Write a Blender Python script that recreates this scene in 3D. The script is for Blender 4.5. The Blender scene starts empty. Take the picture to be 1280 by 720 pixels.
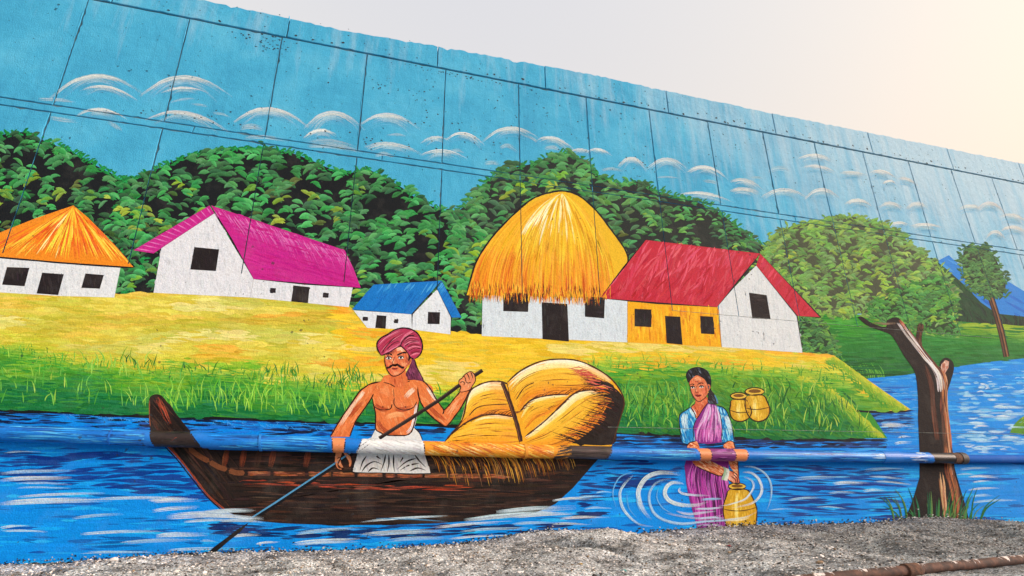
import bpy, bmesh, math, random
import numpy as np
from mathutils import Matrix, Vector

random.seed(7); rng = np.random.default_rng(11)
scene = bpy.context.scene
COL = scene.collection

# ------------------------------------------------------------------ camera
F_PX, PITCH, WALL_ANG, ROLL = 672.26, 0.344797, 1.278777, 0.011208
EYE = 0.65
FH = np.array([math.cos(WALL_ANG), math.sin(WALL_ANG), 0.0])      # horizontal view direction, wall runs along +X
R0 = np.array([math.sin(WALL_ANG), -math.cos(WALL_ANG), 0.0])
UPW = np.array([0, 0, 1.0])
FWD = FH * math.cos(PITCH) + UPW * math.sin(PITCH)
U0 = UPW * math.cos(PITCH) - FH * math.sin(PITCH)
CR = math.cos(ROLL) * R0 - math.sin(ROLL) * U0
CU = math.sin(ROLL) * R0 + math.cos(ROLL) * U0
CAM = -7.229 * FH + np.array([0, 0, EYE])
cd = bpy.data.cameras.new('camera'); cam = bpy.data.objects.new('camera', cd); COL.objects.link(cam)
cd.sensor_width = 36.0; cd.lens = F_PX / 1280 * 36.0; cd.clip_start = 0.05; cd.clip_end = 2000
m = Matrix.Identity(4)
for i in range(3):
    m[i][0], m[i][1], m[i][2], m[i][3] = CR[i], CU[i], -FWD[i], CAM[i]
cam.matrix_world = m
scene.camera = cam

# ------------------------------------------------------------------ sky, sun, exposure
SUN_AZ = math.radians(-30)          # angle from the wall's own direction, negative = camera side of the wall
SUN_EL = math.radians(19)
world = bpy.data.worlds.new('World'); scene.world = world; world.use_nodes = True
wn = world.node_tree.nodes; wl = world.node_tree.links
bg = wn['Background']
sky = wn.new('ShaderNodeTexSky'); sky.sky_type = 'NISHITA'; sky.sun_disc = False
sky.sun_elevation = SUN_EL
sky.sun_rotation = math.pi / 2 - SUN_AZ
sky.air_density = 5.0; sky.dust_density = 10.0; sky.ozone_density = 0.0; sky.altitude = 50
wl.new(sky.outputs[0], bg.inputs[0]); bg.inputs[1].default_value = 0.10
veil = wn.new('ShaderNodeBackground'); veil.inputs[0].default_value = (.70, .735, 1.0, 1); veil.inputs[1].default_value = 0.38     # thin even cloud veil, the same all round
addw = wn.new('ShaderNodeAddShader'); wl.new(bg.outputs[0], addw.inputs[0]); wl.new(veil.outputs[0], addw.inputs[1])
wl.new(addw.outputs[0], wn['World Output'].inputs['Surface'])
sd = bpy.data.lights.new('sun', 'SUN'); sun = bpy.data.objects.new('sun', sd); COL.objects.link(sun)
sd.energy = 2.0; sd.angle = math.radians(28); sd.color = (1.0, 0.99, 0.97)
sv = Vector((math.cos(SUN_EL) * math.cos(SUN_AZ), math.cos(SUN_EL) * math.sin(SUN_AZ), math.sin(SUN_EL)))
sun.rotation_euler = sv.to_track_quat('Z', 'Y').to_euler()
vs = scene.view_settings
vs.view_transform = 'Standard'; vs.look = 'None'; vs.gamma = 1.0; vs.exposure = 0.72; vs.use_curve_mapping = False

# ------------------------------------------------------------------ pixel -> place
def ray(px, py):
    px = np.asarray(px, float); py = np.asarray(py, float)
    d = FWD[None, :] * F_PX + (px - 640)[:, None] * CR[None, :] - (py - 360)[:, None] * CU[None, :]
    return d / np.linalg.norm(d, axis=1)[:, None]
def on_wall(px, py, off=0.0):                # the point of the wall face (plane y = -off) that a photo pixel shows
    d = ray(px, py); k = (-off - CAM[1]) / d[:, 1]
    return CAM[None, :] + d * k[:, None]
def uz(x, y):
    p = on_wall([x], [y])[0]; return p[0], p[2]

# ------------------------------------------------------------------ small maths
def lin(c):
    c = np.asarray(c, float) / 255.0
    return np.where(c <= 0.04045, c / 12.92, ((c + 0.055) / 1.055) ** 2.4)
def mix(a, b, t):
    t = min(1.0, max(0.0, t)); return tuple(a[i] + (b[i] - a[i]) * t for i in range(3))
def jit(c, s=12):
    k = random.uniform(-s, s)
    return tuple(min(255, max(0, v + k + random.uniform(-s, s) * .4)) for v in c)
def sm(pts, n=6, closed=False):              # Catmull-Rom
    P = [np.array(p, float) for p in pts]; out = []
    N = len(P); rngk = N if closed else N - 1
    for i in range(rngk):
        if closed: p0, p1, p2, p3 = P[i - 1], P[i], P[(i + 1) % N], P[(i + 2) % N]
        else: p0, p1, p2, p3 = P[max(i - 1, 0)], P[i], P[i + 1], P[min(i + 2, N - 1)]
        for k in range(n):
            t = k / n
            out.append(.5 * ((2 * p1) + (p2 - p0) * t + (2 * p0 - 5 * p1 + 4 * p2 - p3) * t * t + (3 * p1 - p0 - 3 * p2 + p3) * t ** 3))
    if not closed: out.append(P[-1])
    return [tuple(p) for p in out]
def Z(s, ox, oy, pts): return [(ox + x / s, oy + y / s) for x, y in pts]
def inside(poly, x, y):
    c = False; n = len(poly); j = n - 1
    for i in range(n):
        xi, yi = poly[i]; xj, yj = poly[j]
        if (yi > y) != (yj > y) and x < (xj - xi) * (y - yi) / (yj - yi) + xi: c = not c
        j = i
    return c
_h = np.random.default_rng(3).random((256, 256))
def vn(x, y):
    xi, yi = math.floor(x), math.floor(y); fx, fy = x - xi, y - yi
    fx = fx * fx * (3 - 2 * fx); fy = fy * fy * (3 - 2 * fy)
    a, b, c, d = _h[xi % 256, yi % 256], _h[(xi + 1) % 256, yi % 256], _h[xi % 256, (yi + 1) % 256], _h[(xi + 1) % 256, (yi + 1) % 256]
    return (a * (1 - fx) + b * fx) * (1 - fy) + (c * (1 - fx) + d * fx) * fy
def interp(x, pts):
    return float(np.interp(x, [p[0] for p in pts], [p[1] for p in pts]))

# ------------------------------------------------------------------ materials
def new_mat(name):
    m = bpy.data.materials.new(name); m.use_nodes = True
    return m, m.node_tree.nodes, m.node_tree.links, m.node_tree.nodes['Principled BSDF']
def ramp(nodes, stops):
    r = nodes.new('ShaderNodeValToRGB'); e = r.color_ramp.elements
    while len(e) < len(stops): e.new(0.5)
    for k, (p, c) in enumerate(stops): e[k].position = p; e[k].color = (*c, 1)
    return r
def noise(nodes, links, coord, scale, detail=4, rough=.55):
    n = nodes.new('ShaderNodeTexNoise'); n.inputs['Scale'].default_value = scale
    n.inputs['Detail'].default_value = detail; n.inputs['Roughness'].default_value = rough
    links.new(coord, n.inputs['Vector']); return n
def mixc(nodes, links, fac, a, b, mode='MIX'):
    x = nodes.new('ShaderNodeMix'); x.data_type = 'RGBA'; x.blend_type = mode
    for s, v in ((x.inputs[0], fac), (x.inputs[6], a), (x.inputs[7], b)):
        if isinstance(v, (int, float)): s.default_value = v
        elif isinstance(v, tuple): s.default_value = (*v, 1)
        else: links.new(v, s)
    return x.outputs[2]
def wall_relief(nodes, links, bsdf, coord, strength=.5):
    """pits, trowel ripples and grain that the wall shares everywhere, painted or not; returns a pit mask"""
    vo = nodes.new('ShaderNodeTexVoronoi'); vo.inputs['Scale'].default_value = 9.0
    wob = noise(nodes, links, coord, 30, 2)
    add = nodes.new('ShaderNodeVectorMath'); add.operation = 'MULTIPLY_ADD'
    links.new(wob.outputs['Color'], add.inputs[0]); add.inputs[1].default_value = (.05, .05, .05); links.new(coord, add.inputs[2])
    links.new(add.outputs[0], vo.inputs['Vector'])
    size = noise(nodes, links, coord, 1.3, 3)
    rs = nodes.new('ShaderNodeMapRange'); links.new(size.outputs[0], rs.inputs[0])
    rs.inputs[1].default_value = .47; rs.inputs[2].default_value = .72; rs.inputs[3].default_value = .0; rs.inputs[4].default_value = .20
    lt = nodes.new('ShaderNodeMath'); lt.operation = 'LESS_THAN'; links.new(vo.outputs['Distance'], lt.inputs[0]); links.new(rs.outputs[0], lt.inputs[1])
    g1 = noise(nodes, links, coord, 75, 4); g2 = noise(nodes, links, coord, 7, 3)
    a1 = nodes.new('ShaderNodeMath'); a1.operation = 'MULTIPLY_ADD'; links.new(g2.outputs[0], a1.inputs[0]); a1.inputs[1].default_value = 1.6; links.new(g1.outputs[0], a1.inputs[2])
    a2 = nodes.new('ShaderNodeMath'); a2.operation = 'MULTIPLY_ADD'; links.new(lt.outputs[0], a2.inputs[0]); a2.inputs[1].default_value = -2.2; links.new(a1.outputs[0], a2.inputs[2])
    bp = nodes.new('ShaderNodeBump'); bp.inputs['Strength'].default_value = strength; bp.inputs['Distance'].default_value = .012
    links.new(a2.outputs[0], bp.inputs['Height']); links.new(bp.outputs[0], bsdf.inputs['Normal'])
    return lt.outputs[0]
def paint_material(name, attr=True, relief=.5):
    m, n, l, b = new_mat(name)
    co = n.new('ShaderNodeNewGeometry').outputs['Position']
    at = n.new('ShaderNodeAttribute'); at.attribute_name = 'Col'
    pit = wall_relief(n, l, b, co, relief)
    f1 = noise(n, l, co, 38, 4, .65)
    r1 = ramp(n, [(.30, (.78, .78, .78)), (.5, (.98, .98, .98)), (.72, (1.10, 1.10, 1.10))]); l.new(f1.outputs[0], r1.inputs[0])
    c = mixc(n, l, .75, at.outputs['Color'], r1.outputs[0], 'MULTIPLY')
    f2 = noise(n, l, co, 3.0, 5, .6)
    r2 = ramp(n, [(.52, (0, 0, 0)), (.80, (1, 1, 1))]); l.new(f2.outputs[0], r2.inputs[0])
    mr = n.new('ShaderNodeMath'); mr.operation = 'MULTIPLY'; l.new(r2.outputs[0], mr.inputs[0]); mr.inputs[1].default_value = .05
    c = mixc(n, l, mr.outputs[0], c, (.52, .52, .47))
    pm = n.new('ShaderNodeMath'); pm.operation = 'MULTIPLY'; l.new(pit, pm.inputs[0]); pm.inputs[1].default_value = .65
    c = mixc(n, l, pm.outputs[0], c, (.03, .035, .04))
    l.new(c, b.inputs['Base Color']); b.inputs['Roughness'].default_value = .75
    b.inputs['Specular IOR Level'].default_value = .12
    return m
M_PAINT = paint_material('mural_paint')
M_PIPE = paint_material('pipe_paint', relief=.18); M_PIPE.node_tree.nodes['Principled BSDF'].inputs['Roughness'].default_value = .42; M_PIPE.node_tree.nodes['Principled BSDF'].inputs['Specular IOR Level'].default_value = .32

def panel_material():
    m, n, l, b = new_mat('sky_blue_painted_concrete')
    co = n.new('ShaderNodeNewGeometry').outputs['Position']
    pit = wall_relief(n, l, b, co, .75)
    sep = n.new('ShaderNodeSeparateXYZ'); l.new(co, sep.inputs[0])
    # mottled blue: strong cyan blue on the left, paler to the upper right from a thinner coat and painted-in sky glow
    f = noise(n, l, co, 1.1, 6, .62)
    r = ramp(n, [(.30, tuple(lin((54, 152, 196)))), (.5, tuple(lin((64, 165, 208)))), (.70, tuple(lin((84, 178, 216))))]); l.new(f.outputs[0], r.inputs[0])
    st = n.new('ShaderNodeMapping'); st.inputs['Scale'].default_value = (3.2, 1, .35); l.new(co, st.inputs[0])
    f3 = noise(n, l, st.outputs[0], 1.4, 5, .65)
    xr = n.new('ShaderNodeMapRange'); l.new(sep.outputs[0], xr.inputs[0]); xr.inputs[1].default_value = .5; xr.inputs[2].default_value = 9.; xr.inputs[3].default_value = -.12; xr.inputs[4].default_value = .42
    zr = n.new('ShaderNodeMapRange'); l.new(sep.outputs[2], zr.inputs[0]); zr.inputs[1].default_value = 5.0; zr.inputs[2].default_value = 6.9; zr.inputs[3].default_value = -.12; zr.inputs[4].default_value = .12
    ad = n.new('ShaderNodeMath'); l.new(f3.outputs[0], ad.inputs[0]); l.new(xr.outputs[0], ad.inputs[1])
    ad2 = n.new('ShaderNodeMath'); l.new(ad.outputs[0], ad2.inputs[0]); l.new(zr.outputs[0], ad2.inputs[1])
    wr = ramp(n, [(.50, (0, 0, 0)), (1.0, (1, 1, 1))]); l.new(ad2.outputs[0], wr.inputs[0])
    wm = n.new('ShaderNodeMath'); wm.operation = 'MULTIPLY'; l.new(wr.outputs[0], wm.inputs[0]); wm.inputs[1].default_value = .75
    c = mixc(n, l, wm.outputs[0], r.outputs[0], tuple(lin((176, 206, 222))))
    f4 = noise(n, l, co, 60, 6, .8); r4 = ramp(n, [(.34, (.62, .66, .70)), (.46, (.97, .97, .97)), (.56, (1.02, 1.02, 1.02)), (.68, (1.22, 1.18, 1.14))]); l.new(f4.outputs[0], r4.inputs[0])
    c = mixc(n, l, .7, c, r4.outputs[0], 'MULTIPLY')
    # damp streaks running down
    mp = n.new('ShaderNodeMapping'); mp.inputs['Scale'].default_value = (9, 1, .45); l.new(co, mp.inputs[0])
    f5 = noise(n, l, mp.outputs[0], 1.0, 3); r5 = ramp(n, [(.56, (1, 1, 1)), (.75, (.80, .83, .86))]); l.new(f5.outputs[0], r5.inputs[0])
    c = mixc(n, l, .7, c, r5.outputs[0], 'MULTIPLY')
    pm = n.new('ShaderNodeMath'); pm.operation = 'MULTIPLY'; l.new(pit, pm.inputs[0]); pm.inputs[1].default_value = .78
    c = mixc(n, l, pm.outputs[0], c, (.012, .05, .09))
    l.new(c, b.inputs['Base Color']); b.inputs['Roughness'].default_value = .7; b.inputs['Specular IOR Level'].default_value = .15
    return m
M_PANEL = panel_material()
def simple(name, c1, c2, scale=8, rough=.85, bump=.4, metallic=0):
    m, n, l, b = new_mat(name)
    co = n.new('ShaderNodeNewGeometry').outputs['Position']
    f = noise(n, l, co, scale, 6, .65); r = ramp(n, [(.32, c1), (.68, c2)]); l.new(f.outputs[0], r.inputs[0])
    l.new(r.outputs[0], b.inputs['Base Color']); b.inputs['Roughness'].default_value = rough; b.inputs['Metallic'].default_value = metallic
    bp = n.new('ShaderNodeBump'); bp.inputs['Strength'].default_value = bump; bp.inputs['Distance'].default_value = .01
    f2 = noise(n, l, co, scale * 6, 4); l.new(f2.outputs[0], bp.inputs['Height']); l.new(bp.outputs[0], b.inputs['Normal'])
    return m
M_CORE = simple('joint_grime', (.03, .10, .145), (.10, .23, .31), 3)
M_CONC = simple('bare_concrete', (.16, .16, .15), (.36, .35, .33), 4)

# ------------------------------------------------------------------ object helpers
def link(name, me, mat, parent=None):
    o = bpy.data.objects.new(name, me); COL.objects.link(o)
    if mat and not me.materials: me.materials.append(mat)
    if parent: o.parent = parent
    return o
def tag(o, label=None, cat=None, group=None, kind=None):
    if label: o['label'] = label
    if cat: o['category'] = cat
    if group: o['group'] = group
    if kind: o['kind'] = kind
    return o
def mesh_from(name, v, f):
    me = bpy.data.meshes.new(name); me.from_pydata([tuple(p) for p in v], [], f); me.update(); return me

# joints of the wall
SP = 1.22
SEAM_X0 = uz(648, 105)[0]
SEAMS = [SEAM_X0 + SP * k for k in range(-12, 18)]
Z1, Z2B, Z2 = 6.872, 5.125, 5.02
Z3 = uz(1060, 407)[1]
Z4 = uz(880, 536)[1]
SLOT = .0055
def cut_joints(me):
    """open the paint along the wall's joints, as the photo's seams run through the picture"""
    co = np.empty(len(me.vertices) * 3); me.vertices.foreach_get('co', co); co = co.reshape(-1, 3)
    if co[:, 2].max() < Z3: return
    bm = bmesh.new(); bm.from_mesh(me)
    x0, x1, z0, z1 = co[:, 0].min(), co[:, 0].max(), co[:, 2].min(), co[:, 2].max()
    def bis(p, nrm):
        bmesh.ops.bisect_plane(bm, geom=bm.verts[:] + bm.edges[:] + bm.faces[:], plane_co=p, plane_no=nrm, dist=1e-7)
    xs = [s for s in SEAMS if x0 < s < x1]; zs = [z for z in (Z1, Z2, Z2B) if z0 < z < z1]
    for s in xs: bis((s - SLOT, 0, 0), (1, 0, 0)); bis((s + SLOT, 0, 0), (1, 0, 0))
    for z in zs: bis((0, 0, z - SLOT), (0, 0, 1)); bis((0, 0, z + SLOT), (0, 0, 1))
    if xs: bis((0, 0, Z3), (0, 0, 1))
    dead = []
    for f in bm.faces:
        c = f.calc_center_median()
        if any(abs(c.z - z) < SLOT for z in zs) or (c.z > Z3 and any(abs(c.x - s) < SLOT for s in xs)): dead.append(f)
    bmesh.ops.delete(bm, geom=dead, context='FACES')
    bm.to_mesh(me); bm.free()

LV = .00028
GAIN = np.array([.80, .93, 1.02])
class Paint:
    """flat paint on the wall: polygons and brush strokes given in photo pixels, laid on the wall face"""
    def __init__(s, level): s.v = []; s.c = []; s.f = []; s.o = []; s.level = level
    def _add(s, pts, cols, off):
        b = len(s.v); s.v += pts; s.c += cols; s.o += [off] * len(pts); return b
    def poly(s, pts, col, lift=0):
        cols = [col(*p) for p in pts] if callable(col) else [col] * len(pts)
        s.k = getattr(s, 'k', 0) + 1; b = s._add(list(pts), cols, s.level + lift + .02 * s.k); s.f.append(list(range(b, b + len(pts))))
    def ribbon(s, pts, ws, cols, off=None, cols2=None):
        n = len(pts)
        if n < 2: return
        if off is None: off = s.level + .15 + random.random() * .8
        L = []; Rr = []
        for i in range(n):
            a = pts[max(i - 1, 0)]; c = pts[min(i + 1, n - 1)]
            dx, dy = c[0] - a[0], c[1] - a[1]; d = math.hypot(dx, dy) or 1
            w = ws[i] * .5
            L.append((pts[i][0] - dy / d * w, pts[i][1] + dx / d * w)); Rr.append((pts[i][0] + dy / d * w, pts[i][1] - dx / d * w))
        b = s._add(L + Rr, list(cols) + list(cols2 or cols), off)
        for i in range(n - 1): s.f.append([b + i, b + i + 1, b + n + i + 1, b + n + i])
    def stroke(s, pts, w, col, col2=None, tip=(.2, .2), wob=.0, off=None):
        n = len(pts); ws = []; cs = []
        for i in range(n):
            t = i / (n - 1); k = 1.0
            if tip[0] and t < tip[0]: k = min(k, .12 + .88 * t / tip[0])
            if tip[1] and t > 1 - tip[1]: k = min(k, .12 + .88 * (1 - t) / tip[1])
            ws.append(w * k * (1 + random.uniform(-wob, wob))); cs.append(mix(col, col2, t) if col2 else col)
        s.ribbon(pts, ws, cs, off)
    def line(s, pts, w, col=(22, 20, 22), off=None, wob=.25, tip=(.06, .06)):
        s.stroke(pts, w, col, None, tip, wob, s.level + .97 if off is None else off)
    def dry(s, pts, w, col, n=7, gap=.35, sp=14, bw=None, cover=1.0):
        """dry brush: bristle tracks that break up"""
        N = len(pts); n = max(n, int(w * 2.2))
        for k in range(n):
            u_ = (k + .5) / n - .5; o = u_ + random.uniform(-.4, .4) / n; ed = abs(u_) * 2
            a = random.uniform(0, gap) * random.random(); e = 1 - random.uniform(0, gap) * (.5 + .8 * ed)
            i0, i1 = int(a * (N - 1)), max(int(a * (N - 1)) + 2, int(math.ceil(e * (N - 1))))
            seg = []
            for i in range(i0, min(i1, N - 1) + 1):
                p = pts[max(i - 1, 0)]; q = pts[min(i + 1, N - 1)]
                dx, dy = q[0] - p[0], q[1] - p[1]; d = math.hypot(dx, dy) or 1
                t = i / (N - 1); ww = w * (.5 + .5 * math.sin(math.pi * (.12 + .76 * t)))
                seg.append((pts[i][0] - dy / d * o * ww, pts[i][1] + dx / d * o * ww))
            s.stroke(seg, (bw or w / n * cover) * random.uniform(.5, 1.15), jit(col, sp), None, (.25, .35), .25)
    def leaf(s, x, y, ang, L, W, bend, c1, c2, n=7):
        ca, sa = math.cos(ang), math.sin(ang); pts = []; ws = []
        for i in range(n + 1):
            t = i / n; lx = L * t; ly = bend * L * (t * t - .15 * t)
            pts.append((x + lx * ca - ly * sa, y + lx * sa + ly * ca)); ws.append(W * (math.sin(math.pi * (.03 + .93 * t ** 1.45)) ** .75))
        s.ribbon(pts, ws, [c1] * (n + 1), None, [c2] * (n + 1))
    def fill(s, poly, n, ang, L, w, colf, tip=(.3, .3), seg=5, curve=.0, clip=True, dryb=0):
        xs = [p[0] for p in poly]; ys = [p[1] for p in poly]; k = 0; tries = 0
        while k < n and tries < n * 30:
            tries += 1
            x = random.uniform(min(xs), max(xs)); y = random.uniform(min(ys), max(ys))
            if not inside(poly, x, y): continue
            a = ang(x, y) if callable(ang) else ang + random.uniform(-.08, .08)
            l = random.uniform(*L); cv = random.uniform(-curve, curve); pts = []
            for i in range(seg + 1):
                t = i / seg - .5; px = x + l * t * math.cos(a) - cv * l * t * t * math.sin(a); py = y + l * t * math.sin(a) + cv * l * t * t * math.cos(a)
                pts.append((px, py))
            if clip:
                mid = seg // 2; lo = mid
                while lo > 0 and inside(poly, *pts[lo - 1]): lo -= 1
                hi = mid
                while hi < seg and inside(poly, *pts[hi + 1]): hi += 1
                pts = pts[lo:hi + 1]
                if len(pts) < 3: k += 1; continue
            c = colf(x, y); ww = random.uniform(*w)
            if dryb: s.dry(pts, ww, c, dryb)
            else: s.stroke(pts, ww, c, None, tip, .15)
            k += 1
    def build(s, name, parent, label=None, kind=None, cut=True, mat=None, mapper=None):
        px = np.array(s.v, float); off = np.array(s.o) * LV + .0009
        d = ray(px[:, 0], px[:, 1]); k = (-off - CAM[1]) / d[:, 1]; P = CAM[None, :] + d * k[:, None]
        # the pixel fixes the place on the wall face; the coat's thickness then lies straight out from it
        d0 = (0 - CAM[1]) / d[:, 1]; Q = CAM[None, :] + d * d0[:, None]; P[:, 0] = Q[:, 0]; P[:, 2] = Q[:, 2]
        me = bpy.data.meshes.new(name); me.from_pydata(P.tolist(), [], s.f)
        a = me.color_attributes.new('Col', 'FLOAT_COLOR', 'POINT')
        c = np.ones((len(s.v), 4)); c[:, :3] = np.minimum(lin(np.array(s.c, float)) * GAIN, .86); a.data.foreach_set('color', c.ravel())
        me.update()
        if cut: cut_joints(me)
        o = link(name, me, mat or M_PAINT, parent)
        return tag(o, label, kind=kind)

# ------------------------------------------------------------------ the wall
XL, XR = -15.0, 24.0
TOP = [(uz(x, y)) for x, y in [(250, 0), (340, 19), (427, 38), (540, 57), (640, 75), (747, 95), (853, 118), (960, 141), (1066, 162), (1170, 183), (1280, 205)]]
def top_z(u): return interp(u, TOP)
def core_mesh():
    v = []; f = []
    def box(x0, x1, y0, y1, z0, z1):
        b = len(v)
        for x in (x0, x1):
            for y in (y0, y1):
                for z in (z0, z1): v.append((x, y, z))
        f.extend([[b + i for i in q] for q in ((0, 1, 3, 2), (4, 6, 7, 5), (0, 4, 5, 1), (2, 3, 7, 6), (0, 2, 6, 4), (1, 5, 7, 3))])
    box(XL, XR, .016, .55, -.9, 7.2)
    return mesh_from('mural_wall', v, f)
wall = link('mural', core_mesh(), M_CORE)
tag(wall, 'tall concrete wall of cast panels painted with a bright village and river mural', 'wall')

def panel(x0, x1, z0, z1, name='panel', y0=0.0, rag=.006, topf=None, label=None, mat=None):
    """one cast panel: uneven outline, chamfered arris, its own slight set-back"""
    st = .06; pts = []
    def edge(ax, az, bx, bz, nx, nz, r):
        n = max(2, int(math.hypot(bx - ax, bz - az) / st))
        for i in range(n):
            t = i / n; k = random.uniform(0, r) * (3.2 if random.random() < .11 else 1)
            pts.append((ax + (bx - ax) * t - nx * k, az + (bz - az) * t - nz * k))
    edge(x0, z0, x1, z0, 0, -1, rag); edge(x1, z0, x1, z1, 1, 0, rag)
    if topf is None: edge(x1, z1, x0, z1, 0, 1, rag)
    else:
        n = max(2, int((x1 - x0) / .07))
        for i in range(n):
            x = x1 + (x0 - x1) * i / n; pts.append((x, topf(x) + random.uniform(-.014, .012) - (.05 * random.random() if random.random() < .06 else 0)))
    edge(x0, z1 if topf is None else topf(x0), x0, z0, -1, 0, rag)
    cx, cz = (x0 + x1) / 2, (z0 + z1) / 2; n = len(pts); ch = .006
    dep = random.uniform(.0, .0012) + y0
    v = []
    for x, z in pts:
        sx = 1 - ch * 2 / (x1 - x0); sz = 1 - ch * 2 / max(.05, (z1 - z0)); v.append((cx + (x - cx) * sx, dep, cz + (z - cz) * sz))
    for x, z in pts: v.append((x, dep + ch, z))
    bk = .3 if topf else .05
    for x, z in pts: v.append((x, bk, z))
    f = [list(range(n))]
    for i in range(n):
        j = (i + 1) % n; f.append([i, n + i, n + j, j]); f.append([n + i, 2 * n + i, 2 * n + j, n + j])
    f.append(list(range(3 * n - 1, 2 * n - 1, -1)))
    me = mesh_from(name, v, f)
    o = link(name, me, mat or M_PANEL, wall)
    if label: o['label'] = label
    return o
G = .005
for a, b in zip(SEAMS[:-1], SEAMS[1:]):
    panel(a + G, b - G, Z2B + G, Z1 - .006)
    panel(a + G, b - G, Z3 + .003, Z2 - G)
strip_x = [SEAM_X0 + SP * 2 * k + .35 for k in range(-6, 10)]
for a, b in zip(strip_x[:-1], strip_x[1:]): panel(a + .001, b - .001, Z2 + .003, Z2B - .003, 'joint_strip', y0=-.0004, rag=.006)
low_x = [SEAM_X0 + SP * 3 * k + .6 for k in range(-4, 7)]
for a, b in zip(low_x[:-1], low_x[1:]): panel(a + .001, b - .001, -.8, Z3 - .003, 'lower_panel', rag=.001)
cop = [uz(x, y)[0] for x, y in ((547, 68), (681, 92), (833, 122), (966, 150), (1087, 178))]
dc = (cop[-1] - cop[0]) / 4
cop = [cop[0] - dc * k for k in range(6, 0, -1)] + cop + [cop[-1] + dc * k for k in range(1, 7)]
for a, b in zip(cop[:-1], cop[1:]): panel(a + .005, b - .005, Z1 + .009, 7.35, 'coping_block', y0=-.012, rag=.005, topf=top_z)

# bug holes and spalls as flat blobs, their inner shade put into the dark colour, along the coping foot and across the upper panels
def pits():
    v = []; f = []
    def blob(x, z, r, y):
        n = 7; b = len(v); a0 = random.random() * 6
        for i in range(n):
            a = a0 + 2 * math.pi * i / n; k = r * random.uniform(.55, 1.15); v.append((x + math.cos(a) * k * 1.15, y, z + math.sin(a) * k))
        f.append(list(range(b, b + n)))
    ok = lambda x: min(abs(x - s) for s in cop) > .04
    x = -9.0
    while x < 16:
        x += random.uniform(.06, .42) * (1 if x > 0 else 1.7)
        if ok(x): blob(x, Z1 + random.uniform(.03, .12), random.uniform(.009, .028), -.0135 - random.random() * .0008)
    for _ in range(140):
        x = random.uniform(-9, 16)
        if ok(x): blob(x, Z1 + random.uniform(.03, .42), random.uniform(.004, .013), -.0135 - random.random() * .0008)
    for cx, cz, n, sx, sz in [(-3.75, 6.78, 40, .22, .06), (-3.6, 6.62, 30, .14, .05), (-.9, 6.80, 46, .5, .022), (-1.3, 6.2, 34, .22, .35), (-.4, 5.75, 40, .35, .4), (-2.1, 6.35, 20, .3, .1), (2.2, 5.7, 30, .25, .35), (-2.2, 5.3, 36, .7, .07), (-4.6, 5.25, 30, .5, .05), (-4.1, 5.5, 8, .4, .3),
                              (1.2, 5.9, 24, .3, .4), (.4, 6.4, 14, .3, .3), (3.6, 6.3, 14, .4, .3), (6, 6.4, 12, .4, .3), (7.6, 6.2, 12, .4, .2)]:
        for _ in range(n):
            xx, zz = random.gauss(cx, sx), random.gauss(cz, sz)
            if min(abs(xx - s) for s in SEAMS) < .02 or zz > Z1 - .02 or abs(zz - Z2B) < .02 or abs(zz - Z2) < .02: continue
            blob(xx, zz, random.uniform(.004, .015), -.0012 - random.random() * .0008)
    for _ in range(650):
        xx, zz = random.uniform(-8, 16), random.uniform(Z2B + .03, Z1 - .03)
        if min(abs(xx - s) for s in SEAMS) < .02: continue
        blob(xx, zz, random.uniform(.002, .007), -.0012 - random.random() * .0008)
    return mesh_from('pit_holes', v, f)
M_PIT = simple('pit_shadowed_concrete', (.006, .014, .02), (.02, .04, .055), 9)
tag(link('pit_holes', pits(), M_PIT, wall), kind='stuff')

# ------------------------------------------------------------------ the mural, back to front
def part(p, name, parent=None, label=None, kind=None): return p.build(name, parent or wall, label, kind)

# clouds: dry white arcs
def cloud_arcs(arcs, white=(224, 226, 220), n=9):
    p = Paint(1)
    for pts, w in arcs:
        if len(pts) == 3: p.level = 1; p.dry(sm(pts, 7), w * .8, mix(white, (110, 188, 222), .3), 5, .4, 14, cover=.55); continue
        w *= .85; c = sm(pts, 7); far = min(1, max(0, (pts[0][0] - 850) / 500)); wh = mix(white, (226, 222, 212), far)
        n_ = len(c)
        p.dry([(x, y + w * .7) for x, y in c], w * 1.3, (112, 190, 222), 6, .7, 12, cover=.4)
        for k in range(4):
            i0 = random.randint(0, n_ // 4) if k else 0; i1 = n_ - (random.randint(0, n_ // 4) if k else 0)
            o = (-.45, -.15, .2, .5)[k] * w; sc = 1 - .10 * k; mx_ = (c[0][0] + c[-1][0]) / 2
            P = [(mx_ + (x - mx_) * sc + random.uniform(-.3, .3), y + o + random.uniform(-.25, .25)) for x, y in c[i0:i1]]
            p.level = 1 + .25 * (3 - k); p.dry(P, w * (.55 if k == 0 else .38), mix(wh, (100, 182, 220), (.0, .12, .3, .45)[k]), 4, .3, 10, cover=(.95, .8, .7, .6)[k])
    return p
def arc(x0, y0, x1, y1, h, w): 
    e = (x1 - x0) * .07; x0 -= e; x1 += e; h *= 1.25
    mx, my = (x0 + x1) / 2, (y0 + y1) / 2
    return ([(x0, y0), (x0 * .75 + x1 * .25, y0 * .75 + y1 * .25 - h * .78), (mx, my - h), (x0 * .25 + x1 * .75, y0 * .25 + y1 * .75 - h * .72), (x1, y1)], w)
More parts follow.
